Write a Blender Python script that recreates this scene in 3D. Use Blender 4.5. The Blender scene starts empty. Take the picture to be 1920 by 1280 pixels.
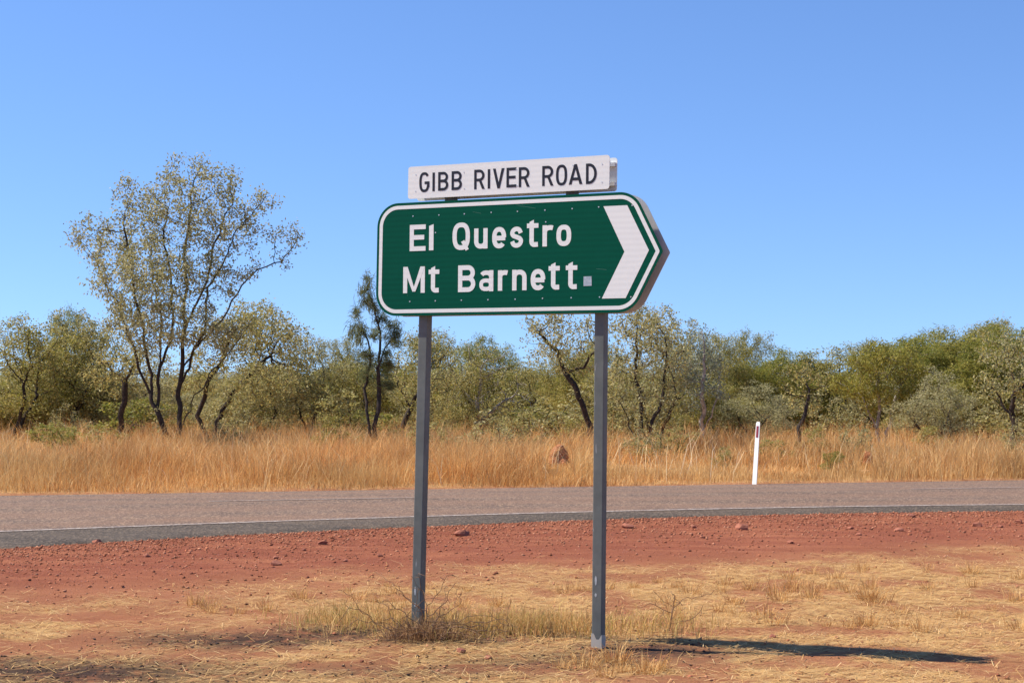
import bpy, math, random
import numpy as np
from mathutils import Vector, Matrix

# ------------------------------------------------------------------ camera, sky, sun, exposure
S = bpy.context.scene
COL = S.collection
F = 3000.0                                  # focal length in pixels of the 1920-wide picture
PITCH, ROLL, EYE = math.atan(90 / F), math.radians(0.4), 1.6
cam_d = bpy.data.cameras.new('camera'); cam = bpy.data.objects.new('camera', cam_d); COL.objects.link(cam)
cam_d.sensor_width = 36.0; cam_d.lens = F / 1920 * 36.0
cam_d.clip_start = 0.1; cam_d.clip_end = 8000
CR = Matrix.Rotation(math.pi / 2 + PITCH, 3, 'X') @ Matrix.Rotation(ROLL, 3, 'Z')
cam.matrix_world = Matrix.Translation((0, 0, EYE)) @ CR.to_4x4()
S.camera = cam

SUN_EL = math.radians(52.5)
SH = Vector((1.0, -0.14, 0)).normalized()   # the way shadows fall on the ground
ldir = Vector((SH.x * math.cos(SUN_EL), SH.y * math.cos(SUN_EL), -math.sin(SUN_EL)))
sd = bpy.data.lights.new('sun', 'SUN'); sun = bpy.data.objects.new('sun', sd); COL.objects.link(sun)
sd.energy = 5.0; sd.angle = math.radians(0.53); sd.color = (1.0, 0.925, 0.80)
sun.rotation_euler = ldir.to_track_quat('-Z', 'Y').to_euler(); sun.location = (-20, 5, 30)

W = bpy.data.worlds.new('World'); S.world = W; W.use_nodes = True
wn = W.node_tree; wn.nodes.clear()
sky = wn.nodes.new('ShaderNodeTexSky'); sky.sky_type = 'NISHITA'; sky.sun_disc = False
sky.sun_elevation = SUN_EL; sky.sun_rotation = math.atan2(-SH.x, -SH.y)
sky.altitude = 0; sky.air_density = 1.0; sky.dust_density = 0.0; sky.ozone_density = 8.0
bg = wn.nodes.new('ShaderNodeBackground'); bg.inputs['Strength'].default_value = 0.125
wo = wn.nodes.new('ShaderNodeOutputWorld')
tcw = wn.nodes.new('ShaderNodeTexCoord'); adw = wn.nodes.new('ShaderNodeVectorMath'); adw.operation = 'ADD'; adw.inputs[1].default_value = (0, 0, 0.075)
nmw = wn.nodes.new('ShaderNodeVectorMath'); nmw.operation = 'NORMALIZE'           # a clear, dry-air horizon: no white band low down
wn.links.new(tcw.outputs['Generated'], adw.inputs[0]); wn.links.new(adw.outputs[0], nmw.inputs[0]); wn.links.new(nmw.outputs[0], sky.inputs[0])
tnw = wn.nodes.new('ShaderNodeMix'); tnw.data_type = 'RGBA'; tnw.blend_type = 'MULTIPLY'; tnw.inputs[0].default_value = 1.0; tnw.inputs[7].default_value = (0.82, 0.85, 0.96, 1)
wn.links.new(sky.outputs[0], tnw.inputs[6]); wn.links.new(tnw.outputs[2], bg.inputs[0]); wn.links.new(bg.outputs[0], wo.inputs[0])

vs = S.view_settings; vs.view_transform = 'Standard'; vs.look = 'None'; vs.exposure = 0.62; vs.gamma = 1; vs.use_curve_mapping = False
S.render.engine = 'CYCLES'; S.cycles.max_bounces = 6; S.cycles.transparent_max_bounces = 4

# ------------------------------------------------------------------ helpers
def ray(px, py):
    return CR @ Vector(((px - 960) / F, (640 - py) / F, -1.0))
def at_y(px, py, Y):
    d = ray(px, py); t = Y / d.y
    return Vector((d.x * t, Y, EYE + d.z * t))
def on_z(px, py, z=0.0):
    d = ray(px, py); t = (z - EYE) / d.z
    return Vector((d.x * t, d.y * t, z))

def link(o, parent=None):
    COL.objects.link(o)
    if parent is not None: o.parent = parent
    return o
def tag(o, label=None, cat=None, group=None, kind=None):
    if label: o['label'] = label
    if cat: o['category'] = cat
    if group: o['group'] = group
    if kind: o['kind'] = kind
    return o
def empty(name, loc=(0, 0, 0)):
    o = bpy.data.objects.new(name, None); o.location = loc; o.empty_display_size = 0.2
    return link(o)
def mesh_np(name, v, f, mat=None, col=None, smooth=False, attrs=None):
    """v (n,3), f (m,k) with k constant; col (n,3) goes to a point colour attribute"""
    v = np.asarray(v, np.float32); f = np.asarray(f, np.int32)
    me = bpy.data.meshes.new(name)
    me.vertices.add(len(v)); me.vertices.foreach_set('co', v.ravel())
    m, k = f.shape
    me.loops.add(m * k); me.loops.foreach_set('vertex_index', f.ravel())
    me.polygons.add(m); me.polygons.foreach_set('loop_start', np.arange(0, m * k, k, dtype=np.int32))
    if smooth: me.polygons.foreach_set('use_smooth', np.ones(m, bool))
    if col is not None:
        a = me.color_attributes.new('Col', 'FLOAT_COLOR', 'POINT')
        c4 = np.ones((len(v), 4), np.float32); c4[:, :3] = col
        a.data.foreach_set('color', c4.ravel())
    for nm, arr in (attrs or {}).items():
        a = me.attributes.new(nm, 'FLOAT', 'POINT'); a.data.foreach_set('value', np.asarray(arr, np.float32))
    me.update(calc_edges=True)
    if mat: me.materials.append(mat)
    return me
def ob(name, me, parent=None):
    return link(bpy.data.objects.new(name, me), parent)

_lat = np.random.default_rng(5).random((256, 256))
def vnoise(x, y):
    xi = np.floor(x).astype(int); yi = np.floor(y).astype(int); fx = x - xi; fy = y - yi
    fx = fx * fx * (3 - 2 * fx); fy = fy * fy * (3 - 2 * fy)
    g = lambda a, b: _lat[a & 255, b & 255]
    return (g(xi, yi) * (1 - fx) + g(xi + 1, yi) * fx) * (1 - fy) + (g(xi, yi + 1) * (1 - fx) + g(xi + 1, yi + 1) * fx) * fy
def fbm(x, y, o=4):
    s = 0; a = 0.5; t = 0
    for i in range(o):
        s = s + a * vnoise(x * 2 ** i + 17 * i, y * 2 ** i + 31 * i); t += a; a *= 0.5
    return s / t
def sstep(a, b, x):
    t = np.clip((x - a) / (b - a), 0, 1); return t * t * (3 - 2 * t)

# ------------------------------------------------------------------ materials
class NT:
    def __init__(s, name):
        s.m = bpy.data.materials.new(name); s.m.use_nodes = True; s.t = s.m.node_tree
        s.b = s.t.nodes['Principled BSDF']; s.out = s.t.nodes['Material Output']
    def n(s, typ, **kw):
        q = s.t.nodes.new('ShaderNode' + typ)
        for k, v in kw.items():
            if k in q.inputs: q.inputs[k].default_value = v
            else: setattr(q, k, v)
        return q
    def l(s, a, b): s.t.links.new(a, b)
    def pos(s): return s.n('NewGeometry').outputs['Position']
    def noise(s, scale, detail=4, rough=0.55, vec=None):
        q = s.n('TexNoise'); q.inputs['Scale'].default_value = scale; q.inputs['Detail'].default_value = detail
        q.inputs['Roughness'].default_value = rough
        if vec is not None: s.l(vec, q.inputs['Vector'])
        return q.outputs['Fac']
    def ramp(s, fac, stops):
        q = s.n('ValToRGB'); e = q.color_ramp.elements
        while len(e) < len(stops): e.new(0.5)
        for i, (p, c) in enumerate(stops):
            e[i].position = p; e[i].color = (c if hasattr(c, '__len__') else (c, c, c)) [:3] + (1,) if hasattr(c, '__len__') else (c, c, c, 1)
        s.l(fac, q.inputs['Fac']); return q.outputs['Color']
    def mix(s, fac, a, b, mode='MIX'):
        q = s.n('Mix', data_type='RGBA', blend_type=mode)
        for sock, v in ((q.inputs[0], fac), (q.inputs[6], a), (q.inputs[7], b)):
            if hasattr(v, 'is_output'): s.l(v, sock)
            elif hasattr(v, '__len__'): sock.default_value = tuple(v)[:3] + (1,)
            else: sock.default_value = v
        return q.outputs[2]
    def math(s, op, a, b=0.0):
        q = s.n('Math', operation=op)
        for sock, v in ((q.inputs[0], a), (q.inputs[1], b)):
            if hasattr(v, 'is_output'): s.l(v, sock)
            else: sock.default_value = v
        return q.outputs[0]
    def bump(s, h, strength=0.5, dist=0.01):
        q = s.n('Bump'); q.inputs['Strength'].default_value = strength; q.inputs['Distance'].default_value = dist
        s.l(h, q.inputs['Height']); s.l(q.outputs[0], s.b.inputs['Normal'])
    def base(s, c, rough=0.8, spec=0.3, metal=0.0):
        if hasattr(c, 'is_output'): s.l(c, s.b.inputs['Base Color'])
        else: s.b.inputs['Base Color'].default_value = tuple(c) + (1,)
        s.b.inputs['Roughness'].default_value = rough; s.b.inputs['Specular IOR Level'].default_value = spec
        s.b.inputs['Metallic'].default_value = metal
        return s.m
    def attr(s, name):
        q = s.n('Attribute'); q.attribute_name = name; return q

def leaf_mat(name, rough=0.55, spec=0.3, transl=0.3):
    t = NT(name); c = t.attr('Col').outputs['Color']
    t.base(c, rough, spec)
    tr = t.n('BsdfTranslucent'); t.l(c, tr.inputs['Color'])
    mx = t.n('MixShader'); mx.inputs[0].default_value = transl
    t.l(t.b.outputs[0], mx.inputs[1]); t.l(tr.outputs[0], mx.inputs[2]); t.l(mx.outputs[0], t.out.inputs['Surface'])
    return t.m
M = {}
M['leaf'] = leaf_mat('leaf', 0.5, 0.25, 0.42)
M['needle'] = leaf_mat('needle', 0.6, 0.2, 0.42)
M['dry'] = leaf_mat('dry_grass', 0.7, 0.25, 0.3)

t = NT('bark'); p = t.pos(); n1 = t.noise(14, 5, 0.6, p)
c = t.ramp(n1, [(0.3, (0.022, 0.017, 0.014)), (0.7, (0.075, 0.056, 0.045))]); t.base(c, 0.9, 0.15); t.bump(n1, 0.6, 0.02); M['bark'] = t.m
t = NT('pale_bark'); p = t.pos(); n1 = t.noise(9, 5, 0.6, p)
c = t.ramp(n1, [(0.3, (0.13, 0.11, 0.09)), (0.65, (0.42, 0.38, 0.33))]); t.base(c, 0.85, 0.2); t.bump(n1, 0.5, 0.02); M['pale_bark'] = t.m
t = NT('twig'); n1 = t.noise(30, 3, 0.6, t.pos())
t.base(t.ramp(n1, [(0.3, (0.10, 0.06, 0.04)), (0.7, (0.28, 0.17, 0.10))]), 0.9, 0.15); M['twig'] = t.m

# ground: red lateritic soil, straw litter, ash stains, gravel
t = NT('ground'); p = t.pos()
nA = t.noise(0.9, 5, 0.6, p); nB = t.noise(9, 6, 0.65, p); nC = t.noise(70, 4, 0.7, p); nD = t.noise(220, 2, 0.6, p)
soil = t.ramp(nA, [(0.3, (0.26, 0.082, 0.036)), (0.7, (0.40, 0.155, 0.072))])
soil = t.mix(t.ramp(nC, [(0.35, 0.0), (0.75, 0.55)]), soil, (0.46, 0.21, 0.11))
soil = t.mix(t.ramp(nD, [(0.30, 0.6), (0.5, 0.0)]), soil, (0.14, 0.055, 0.04))
grav = t.ramp(nC, [(0.25, (0.15, 0.046, 0.025)), (0.55, (0.28, 0.082, 0.042)), (0.8, (0.38, 0.135, 0.073))])
grav = t.mix(t.ramp(nD, [(0.4, 0.0), (0.75, 0.5)]), grav, (0.38, 0.15, 0.085))
mpg = t.n('Mapping'); mpg.inputs['Scale'].default_value = (0.35, 2.2, 1); t.l(p, mpg.inputs['Vector']); nE = t.noise(1.6, 5, 0.65, mpg.outputs[0]); nF = t.noise(20, 4, 0.7, p)
grav = t.mix(t.ramp(nE, [(0.45, 0.0), (0.65, 0.65)]), grav, (0.43, 0.165, 0.082))          # dusty graded streaks
grav = t.mix(t.ramp(nF, [(0.30, 0.7), (0.46, 0.0)]), grav, (0.17, 0.055, 0.034))
grav = t.mix(t.ramp(nF, [(0.58, 0.0), (0.72, 0.5)]), grav, (0.48, 0.22, 0.13))
gs = t.mix(t.attr('gravel').outputs['Fac'], soil, grav)
straw = t.ramp(nB, [(0.25, (0.36, 0.19, 0.075)), (0.6, (0.58, 0.36, 0.15)), (0.85, (0.70, 0.48, 0.22))])
sm = t.math('MULTIPLY', t.attr('straw').outputs['Fac'], t.ramp(nB, [(0.32, 0.15), (0.55, 0.95)]))
gs = t.mix(sm, gs, straw)
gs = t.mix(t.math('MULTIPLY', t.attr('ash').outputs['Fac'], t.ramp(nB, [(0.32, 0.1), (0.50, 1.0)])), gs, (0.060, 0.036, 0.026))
t.base(gs, 0.95, 0.1)
hh = t.math('ADD', nC, t.math('MULTIPLY', nD, 0.5)); t.bump(hh, 0.9, 0.02); M['ground'] = t.m

def asphalt(name, a, b, speck, sp_amt, tracks=False):
    t = NT(name); p = t.pos(); n1 = t.noise(0.7, 4, 0.6, p); n2 = t.noise(60, 3, 0.7, p)
    mp = t.n('Mapping'); mp.inputs['Scale'].default_value = (0.12, 1.6, 1); t.l(p, mp.inputs['Vector']); n3 = t.noise(1.2, 4, 0.6, mp.outputs[0])
    v = t.n('TexVoronoi'); v.inputs['Scale'].default_value = 38; t.l(p, v.inputs['Vector'])
    c = t.ramp(n1, [(0.3, a), (0.7, b)])
    c = t.mix(t.ramp(n3, [(0.50, 0.0), (0.66, 0.6)]), c, tuple(x * 0.62 for x in a))
    c = t.mix(t.ramp(n3, [(0.34, 0.55), (0.48, 0.0)]), c, (b[0] * 1.3, b[1] * 1.12, b[2] * 0.95))
    c = t.mix(t.math('MULTIPLY', t.ramp(v.outputs['Color'], [(0.55, 0.0), (0.75, 1.0)]), sp_amt), c, speck)
    c = t.mix(t.ramp(n2, [(0.3, 0.5), (0.5, 0.0)]), c, tuple(x * 0.45 for x in a))
    if tracks:
        ac = t.math('ADD', t.attr('across').outputs['Fac'], t.math('MULTIPLY', t.math('SUBTRACT', n1, 0.5), 0.10))
        tr = t.ramp(ac, [(0.02, 0.0), (0.12, 0.7), (0.22, 0.1), (0.36, 0.65), (0.5, 0.05), (0.62, 0.6), (0.76, 0.1), (0.87, 0.6), (0.98, 0.0)])
        c = t.mix(t.math('MULTIPLY', tr, 0.75), c, (b[0] * 1.55, b[1] * 1.3, b[2] * 1.1))
    t.base(c, 0.85, 0.25); t.bump(v.outputs['Distance'], 0.8, 0.012); return t.m
M['asphalt'] = asphalt('asphalt', (0.108, 0.075, 0.057), (0.144, 0.098, 0.072), (0.42, 0.28, 0.18), 0.65, True)
M['asphalt_edge'] = asphalt('asphalt_edge', (0.070, 0.053, 0.039), (0.098, 0.074, 0.054), (0.20, 0.15, 0.105), 0.6)
t = NT('line_paint'); p = t.pos(); n1 = t.noise(25, 5, 0.7, p)
t.base(t.mix(t.ramp(n1, [(0.42, 1.0), (0.66, 0.15)]), (0.58, 0.51, 0.45), (0.2, 0.14, 0.11)), 0.7, 0.3); M['paint'] = t.m

def sheet(name, col, dirt, band=0.06):
    t = NT(name); tc = t.n('TexCoord'); p = tc.outputs['Object']
    w = t.n('TexWave', wave_type='BANDS', bands_direction='Z'); w.inputs['Scale'].default_value = 9.0; w.inputs['Distortion'].default_value = 0.6
    t.l(p, w.inputs['Vector'])
    n1 = t.noise(5, 5, 0.65, p); n2 = t.noise(60, 3, 0.6, p)
    c = t.mix(t.math('MULTIPLY', w.outputs['Fac'], band), col, tuple(x * 0.6 for x in col))
    c = t.mix(t.ramp(n1, [(0.5, 0.0), (0.8, 0.35)]), c, dirt)
    t.base(c, 0.55, 0.06); t.bump(n2, 0.06, 0.004); return t.m
M['green'] = sheet('green_sheeting', (0.001, 0.086, 0.050), (0.004, 0.098, 0.062), 0.28)
M['white'] = sheet('white_sheeting', (0.86, 0.88, 0.83), (0.76, 0.75, 0.70), 0.13)
M['black'] = NT('black_vinyl').base((0.012, 0.012, 0.018), 0.45, 0.4)
t = NT('aluminium'); n1 = t.noise(6, 4, 0.6, t.n('TexCoord').outputs['Object'])
t.base(t.ramp(n1, [(0.3, (0.50, 0.49, 0.48)), (0.7, (0.66, 0.65, 0.63))]), 0.5, 0.5, 0.25); M['alu'] = t.m
t = NT('galvanised_post'); p = t.n('TexCoord').outputs['Object']; n1 = t.noise(7, 5, 0.65, p)
mp = t.n('Mapping'); mp.inputs['Scale'].default_value = (14, 14, 2.2); t.l(p, mp.inputs['Vector']); n2 = t.noise(3.5, 3, 0.5, mp.outputs[0])
c = t.ramp(n1, [(0.3, (0.108, 0.118, 0.110)), (0.7, (0.160, 0.172, 0.160))])
c = t.mix(t.ramp(n2, [(0.70, 0.0), (0.76, 0.6)]), c, (0.42, 0.42, 0.42))
t.base(c, 0.6, 0.15, 0.0); M['post'] = t.m
M['concrete'] = NT('old_paint').base((0.46, 0.43, 0.36), 0.9, 0.2)
t = NT('tape'); n1 = t.noise(45, 3, 0.6, t.n('TexCoord').outputs['Object'])
t.base(t.ramp(n1, [(0.3, (0.36, 0.42, 0.42)), (0.7, (0.58, 0.62, 0.62))]), 0.35, 0.5, 0.3); M['tape'] = t.m
M['scratch'] = NT('scratched_sheeting').base((0.10, 0.25, 0.19), 0.6, 0.2)
M['rivet'] = NT('rivet_metal').base((0.62, 0.66, 0.64), 0.35, 0.5, 0.4)
M['plastic'] = NT('white_plastic').base((0.82, 0.82, 0.80), 0.5, 0.4)
M['red'] = NT('red_reflector').base((0.24, 0.03, 0.04), 0.3, 0.5)
t = NT('stone'); p = t.pos(); n1 = t.noise(18, 5, 0.65, p); n0 = t.n('ObjectInfo').outputs['Random']
c = t.ramp(n1, [(0.3, (0.20, 0.068, 0.042)), (0.7, (0.44, 0.17, 0.10))])
c = t.mix(t.math('MULTIPLY', n0, 0.4), c, (0.19, 0.075, 0.055)); t.base(c, 0.9, 0.2); t.bump(n1, 0.7, 0.01); M['stone'] = t.m
t = NT('gravel'); c = t.attr('Col').outputs['Color']; t.base(c, 0.9, 0.2); M['gravel'] = t.m
t = NT('termite_earth'); p = t.pos(); n1 = t.noise(16, 6, 0.7, p)
t.base(t.ramp(n1, [(0.3, (0.30, 0.11, 0.05)), (0.7, (0.56, 0.25, 0.12))]), 0.95, 0.1); t.bump(n1, 1.0, 0.05); M['earth'] = t.m

# ------------------------------------------------------------------ the road: curves read off the photograph, laid on the ground
RZ = 0.05
def curve(pts, z, deg=3):
    w = np.array([on_z(x, y, z)[:2] for x, y in pts]); return np.polyfit(w[:, 0], w[:, 1], deg)
c_far = curve([(0, 933), (250, 927), (500, 921), (750, 915), (950, 911), (1160, 909), (1410, 906), (1660, 904), (1920, 903)], RZ, 1)
c_line = curve([(0, 997), (150, 991), (300, 986), (450, 980), (600, 976), (750, 972), (950, 965), (1180, 957), (1310, 955), (1460, 952), (1660, 949), (1920, 947)], RZ, 2)
c_edge = curve([(0, 1032), (100, 1022), (200, 1015), (350, 1002), (500, 997), (750, 987), (950, 981), (1110, 976), (1260, 970), (1410, 964), (1560, 962), (1710, 960), (1920, 957)], 0.0, 2)
def ext(c, lo=-4.2, hi=7.8):
    def f(x):
        x = np.asarray(x, float); y = np.polyval(c, np.clip(x, lo, hi)); dc = np.polyder(c)
        return y + np.where(x < lo, np.polyval(dc, lo) * (x - lo), 0) + np.where(x > hi, np.polyval(dc, hi) * (x - hi), 0)
    return f
f_far, f_line, f_edge = ext(c_far), ext(c_line), ext(c_edge)
def straw_edge(x): return 13.5 + 0.47 * x
def ground_h(x, y):
    fe = f_edge(x); ff = f_far(x)
    near = 0.0 * sstep(-5.0, 0.0, y - fe)                       # verge rises a little to the road
    h = near + (-0.12) * sstep(-0.1, 0.5, y - fe)
    far = sstep(-0.6, 0.3, y - ff)
    h = h * (1 - far) + far * (0.05 - 0.05 * sstep(2, 8, y - ff))
    rough = (fbm(x * 1.3, y * 1.3, 4) - 0.5) * 0.05 + (fbm(x * 7, y * 7, 3) - 0.5) * 0.022
    damp = np.clip(np.abs(y - (fe + ff) / 2) - (ff - fe) / 2, 0.0, 1.0)
    return h + rough * damp
def masks(x, y):
    fe = f_edge(x); n = fbm(x * 0.9 + 9, y * 0.9, 5); n2 = fbm(x * 2.6, y * 2.6 + 40, 4)
    st = sstep(-1.5, 1.1, straw_edge(x) - y + (n - 0.5) * 3.6)
    st = st * (0.22 + 0.78 * sstep(0.38, 0.52, n2))
    left = sstep(-0.6, -3.0, x) * sstep(8.4, 9.6, y) * 0.85; st = st * (1 - left * sstep(0.40, 0.55, n))
    st = np.maximum(st, sstep(0.0, 0.8, y - f_far(x)))
    gr = sstep(0.2, 2.2, y - straw_edge(x)) * (y < f_far(x))
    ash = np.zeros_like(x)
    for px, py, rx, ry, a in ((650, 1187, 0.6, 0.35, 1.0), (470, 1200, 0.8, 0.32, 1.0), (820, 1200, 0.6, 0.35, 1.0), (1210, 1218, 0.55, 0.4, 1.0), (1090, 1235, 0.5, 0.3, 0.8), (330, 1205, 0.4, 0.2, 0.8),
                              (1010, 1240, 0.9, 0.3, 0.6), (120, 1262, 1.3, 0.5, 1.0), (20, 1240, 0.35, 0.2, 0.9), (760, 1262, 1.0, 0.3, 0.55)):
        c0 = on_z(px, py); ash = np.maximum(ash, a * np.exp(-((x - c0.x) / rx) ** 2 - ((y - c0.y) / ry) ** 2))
    return st, gr, ash

def axis(segs):
    out = []
    for a, b, s in segs: out += list(np.arange(a, b, s))
    return np.array(out + [segs[-1][1]])
gx = axis([(-3000, -300, 450), (-300, -40, 26), (-40, -9, 1.6), (-9, 9, 0.07), (9, 40, 1.6), (40, 300, 26), (300, 3000, 450)])
gy = axis([(-300, -10, 29), (-10, 7, 1.0), (7, 22, 0.07), (22, 34, 0.5), (34, 140, 4), (140, 500, 40), (500, 4000, 350)])
X, Y = np.meshgrid(gx, gy); x = X.ravel(); y = Y.ravel()
nx, ny = len(gx), len(gy)
i = np.arange(nx * ny).reshape(ny, nx)
f = np.stack([i[:-1, :-1].ravel(), i[:-1, 1:].ravel(), i[1:, 1:].ravel(), i[1:, :-1].ravel()], 1)
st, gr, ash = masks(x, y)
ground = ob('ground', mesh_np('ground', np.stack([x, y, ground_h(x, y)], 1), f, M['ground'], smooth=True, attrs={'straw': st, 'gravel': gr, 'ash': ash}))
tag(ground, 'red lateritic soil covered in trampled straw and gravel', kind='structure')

# road surface as a strip, the dark ragged shoulder as its part, painted lines 4 mm above
rx_ = np.concatenate([np.arange(-60, -8, 1.0), np.arange(-8, 12, 0.12), np.arange(12, 90, 1.0)])
def strip(name, xs, rows, mat, parent=None, across=None):
    n = len(xs); v = np.concatenate([np.stack([xs, yy, zz], 1) for yy, zz in rows]); k = len(rows)
    i = np.arange(n * k).reshape(k, n)
    f = np.stack([i[:-1, :-1].ravel(), i[:-1, 1:].ravel(), i[1:, 1:].ravel(), i[1:, :-1].ravel()], 1)
    return ob(name, mesh_np(name, v, f, mat, smooth=True, attrs={'across': np.repeat(across, n)} if across else None), parent)
one = np.ones_like(rx_)
lift = (fbm(rx_ * 0.5 + 3, rx_ * 0 + 2, 3) - 0.5) * 0.04
y_in = f_line(rx_) - 0.10
mid = (f_far(rx_) + y_in) / 2
road = strip('road', rx_, [(y_in, one * RZ), (y_in * 0.75 + f_far(rx_) * 0.25, one * (RZ + 0.02)), (mid, one * (RZ + 0.035)), (f_far(rx_), one * RZ), (f_far(rx_) + 0.35, one * -0.02)], M['asphalt'], None, (0.0, 0.25, 0.5, 1.0, 1.05))
tag(road, 'two-lane bitumen road running across behind the sign', kind='structure')
ragged = (fbm(rx_ * 1.6, rx_ * 0 + 7, 4) - 0.5) * np.clip((y_in - f_edge(rx_)) * 0.5, 0.08, 0.5)
e = f_edge(rx_) + ragged
strip('shoulder_band', rx_, [(e - 0.2, one * -0.07), (e, one * 0.008), (e * 0.75 + y_in * 0.25, 0.024 + lift * 0.4), (e * 0.25 + y_in * 0.75, 0.044 + lift), (y_in + 0.03, one * (RZ + 0.004))], M['asphalt_edge'], road)
def road_z(x, y):
    yi = f_line(x) - 0.10; ff = f_far(x); t = (y - yi) / (ff - yi)
    return RZ + np.interp(t, [0, 0.25, 0.5, 1.0], [0, 0.02, 0.035, 0])
def line(name, xs, yc, w):
    strip(name, xs, [(yc - w / 2, road_z(xs, yc - w / 2) + 0.006), (yc + w / 2, road_z(xs, yc + w / 2) + 0.006)], M['paint'], road)
line('edge_line', rx_, f_line(rx_) + 0.04, 0.11)
c_mid = curve([(390, 940), (600, 936), (780, 932), (1710, 916), (1920, 914)], RZ + 0.03, 1)
x0 = on_z(390, 940, RZ + 0.03).x; x1 = on_z(790, 932, RZ + 0.03).x; x2 = on_z(1705, 916, RZ + 0.03).x
for a in (x0, x2, x2 + (x2 - x0), x0 - (x2 - x0)):
    xs = np.linspace(a, a + (x1 - x0), 24); line('centre_dash', xs, np.polyval(c_mid, xs), 0.1)

# ------------------------------------------------------------------ road sign
TH = math.radians(25.3)
U = Vector((math.cos(TH), -math.sin(TH), 0)); N = Vector((-math.sin(TH), -math.cos(TH), 0)); Zv = Vector((0, 0, 1))
base_r = on_z(1122, 1214)
SIGN = empty('road_sign', base_r)
tag(SIGN, 'green arrow-shaped direction sign and white road name plate on two grey posts', 'road sign')
def plane_uv(px, py, off):
    """pixel -> (u, v) on the vertical sign plane that stands `off` in front of the post axis"""
    d = ray(px, py); q = base_r + N * off - Vector((0, 0, EYE)); t = q.dot(N) / d.dot(N)
    w = d * t + Vector((0, 0, EYE)) - base_r
    return w.dot(U), w.z
def loc(u, v, n): return U * u + Zv * v + N * n       # local to SIGN
def z1(p): return (690 + p[0] * 590 / 1920, 280 + p[1] * 590 / 1920)     # enlarged crop -> photo pixel
def solid(name, polys, n0, n1, mat, parent, bevel=0):
    """polys: list of 2-D outlines in sign coordinates, each extruded from depth n0 to n1 (n1 in front)"""
    vs, fs = [], []
    flat = [(k, q) for k, g in enumerate(polys) for q in (g[1] if g[0] == 'loop' else [g])]
    for k, poly in flat:
        b = len(vs); m = len(poly); e = 0.0002 * k
        vs += [loc(u, v, n0) for u, v in poly] + [loc(u, v, n1 + e) for u, v in poly]
        fs.append([b + m + j for j in range(m)]); fs.append([b + j for j in reversed(range(m))])
        fs += [[b + j, b + (j + 1) % m, b + m + (j + 1) % m, b + m + j] for j in range(m)]
    me = bpy.data.meshes.new(name); me.from_pydata(vs, [], fs); me.materials.append(mat); me.update()
    import bmesh
    bm = bmesh.new(); bm.from_mesh(me); bmesh.ops.recalc_face_normals(bm, faces=bm.faces); bm.to_mesh(me); bm.free()
    return ob(name, me, parent)
def ribbon(path, w, closed=False):
    """list of quads following a path of (u, v) with constant width; returned as ONE outline when open"""
    path = [q for j, q in enumerate(path) if j == 0 or math.dist(q, path[j - 1]) > 1e-4]
    P = np.array(path, float); n = len(P)
    d = np.roll(P, -1, 0) - P
    if not closed: d[-1] = d[-2]
    d /= np.linalg.norm(d, axis=1)[:, None] + 1e-9
    dp = np.roll(d, 1, 0)
    if not closed: dp[0] = d[0]
    nn = np.stack([-d[:, 1], d[:, 0]], 1); np_ = np.stack([-dp[:, 1], dp[:, 0]], 1)
    mm = nn + np_; mm /= np.linalg.norm(mm, axis=1)[:, None] + 1e-9
    s = 1 / np.clip((mm * nn).sum(1), 0.5, 1)
    L = P + mm * (w / 2 * s)[:, None]; R = P - mm * (w / 2 * s)[:, None]
    if closed:
        return [('loop', [[tuple(L[j]), tuple(L[(j + 1) % n]), tuple(R[(j + 1) % n]), tuple(R[j])] for j in range(n)])]
    return [[tuple(q) for q in L] + [tuple(q) for q in R[::-1]]]
def rounded(pts, rad, seg=8):
    out = []; n = len(pts)
    for j in range(n):
        p0, p1, p2 = (np.array(pts[j - 1], float), np.array(pts[j], float), np.array(pts[(j + 1) % n], float))
        r = rad[j] if hasattr(rad, '__len__') else rad
        if r <= 0: out.append(tuple(p1)); continue
        a = (p0 - p1) / np.linalg.norm(p0 - p1); b = (p2 - p1) / np.linalg.norm(p2 - p1)
        half = math.acos(np.clip(a @ b, -1, 1)) / 2; t_ = r / math.tan(half)
        c = p1 + (a + b) / np.linalg.norm(a + b) * (r / math.sin(half))
        q0 = p1 + a * t_ - c; q1 = p1 + b * t_ - c
        a0 = math.atan2(q0[1], q0[0]); a1 = math.atan2(q1[1], q1[0]); da = (a1 - a0 + math.pi) % (2 * math.pi) - math.pi
        out += [tuple(c + r * np.array([math.cos(a0 + da * k / seg), math.sin(a0 + da * k / seg)])) for k in range(seg + 1)]
    return out
OFF = 0.066
uv = lambda p: plane_uv(*z1(p), OFF)
# panel outline
uL = (uv((50, 700))[0] + uv((57, 560))[0]) / 2
vT = (uv((300, 327))[1] + uv((1500, 259))[1]) / 2; vB = (uv((300, 1010))[1] + uv((1450, 1001))[1]) / 2
uTip, vTip = uv((1800, 612)); vMid = (vT + vB) / 2
ua, va = uv((1640, 288)); ub, vb = uv((1760, 530)); slope = (ub - ua) / (va - vb)
uC = uTip - slope * (vT - vMid)
LEAN = 0.012
def lean(pts, v0=None): return [(u + LEAN * (v - (vMid if v0 is None else v0)), v) for u, v in pts]
outline = lambda ins: rounded([(uL + ins, vB + ins), (uC - ins * 0.55, vB + ins), (uTip - ins * 1.12, vMid), (uC - ins * 0.55, vT - ins), (uL + ins, vT - ins)],
                              [max(0.155 - ins, 0.03), max(0.16 - ins, 0.03), 0.012, max(0.16 - ins, 0.03), max(0.155 - ins, 0.03)], 12)
panel = solid('green_panel', [lean(outline(0))], OFF - 0.004, OFF, M['green'], SIGN)
path = lean(outline(0.030)); solid('white_border', ribbon(path, 0.024, True), OFF, OFF + 0.0008, M['white'], panel)
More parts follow.
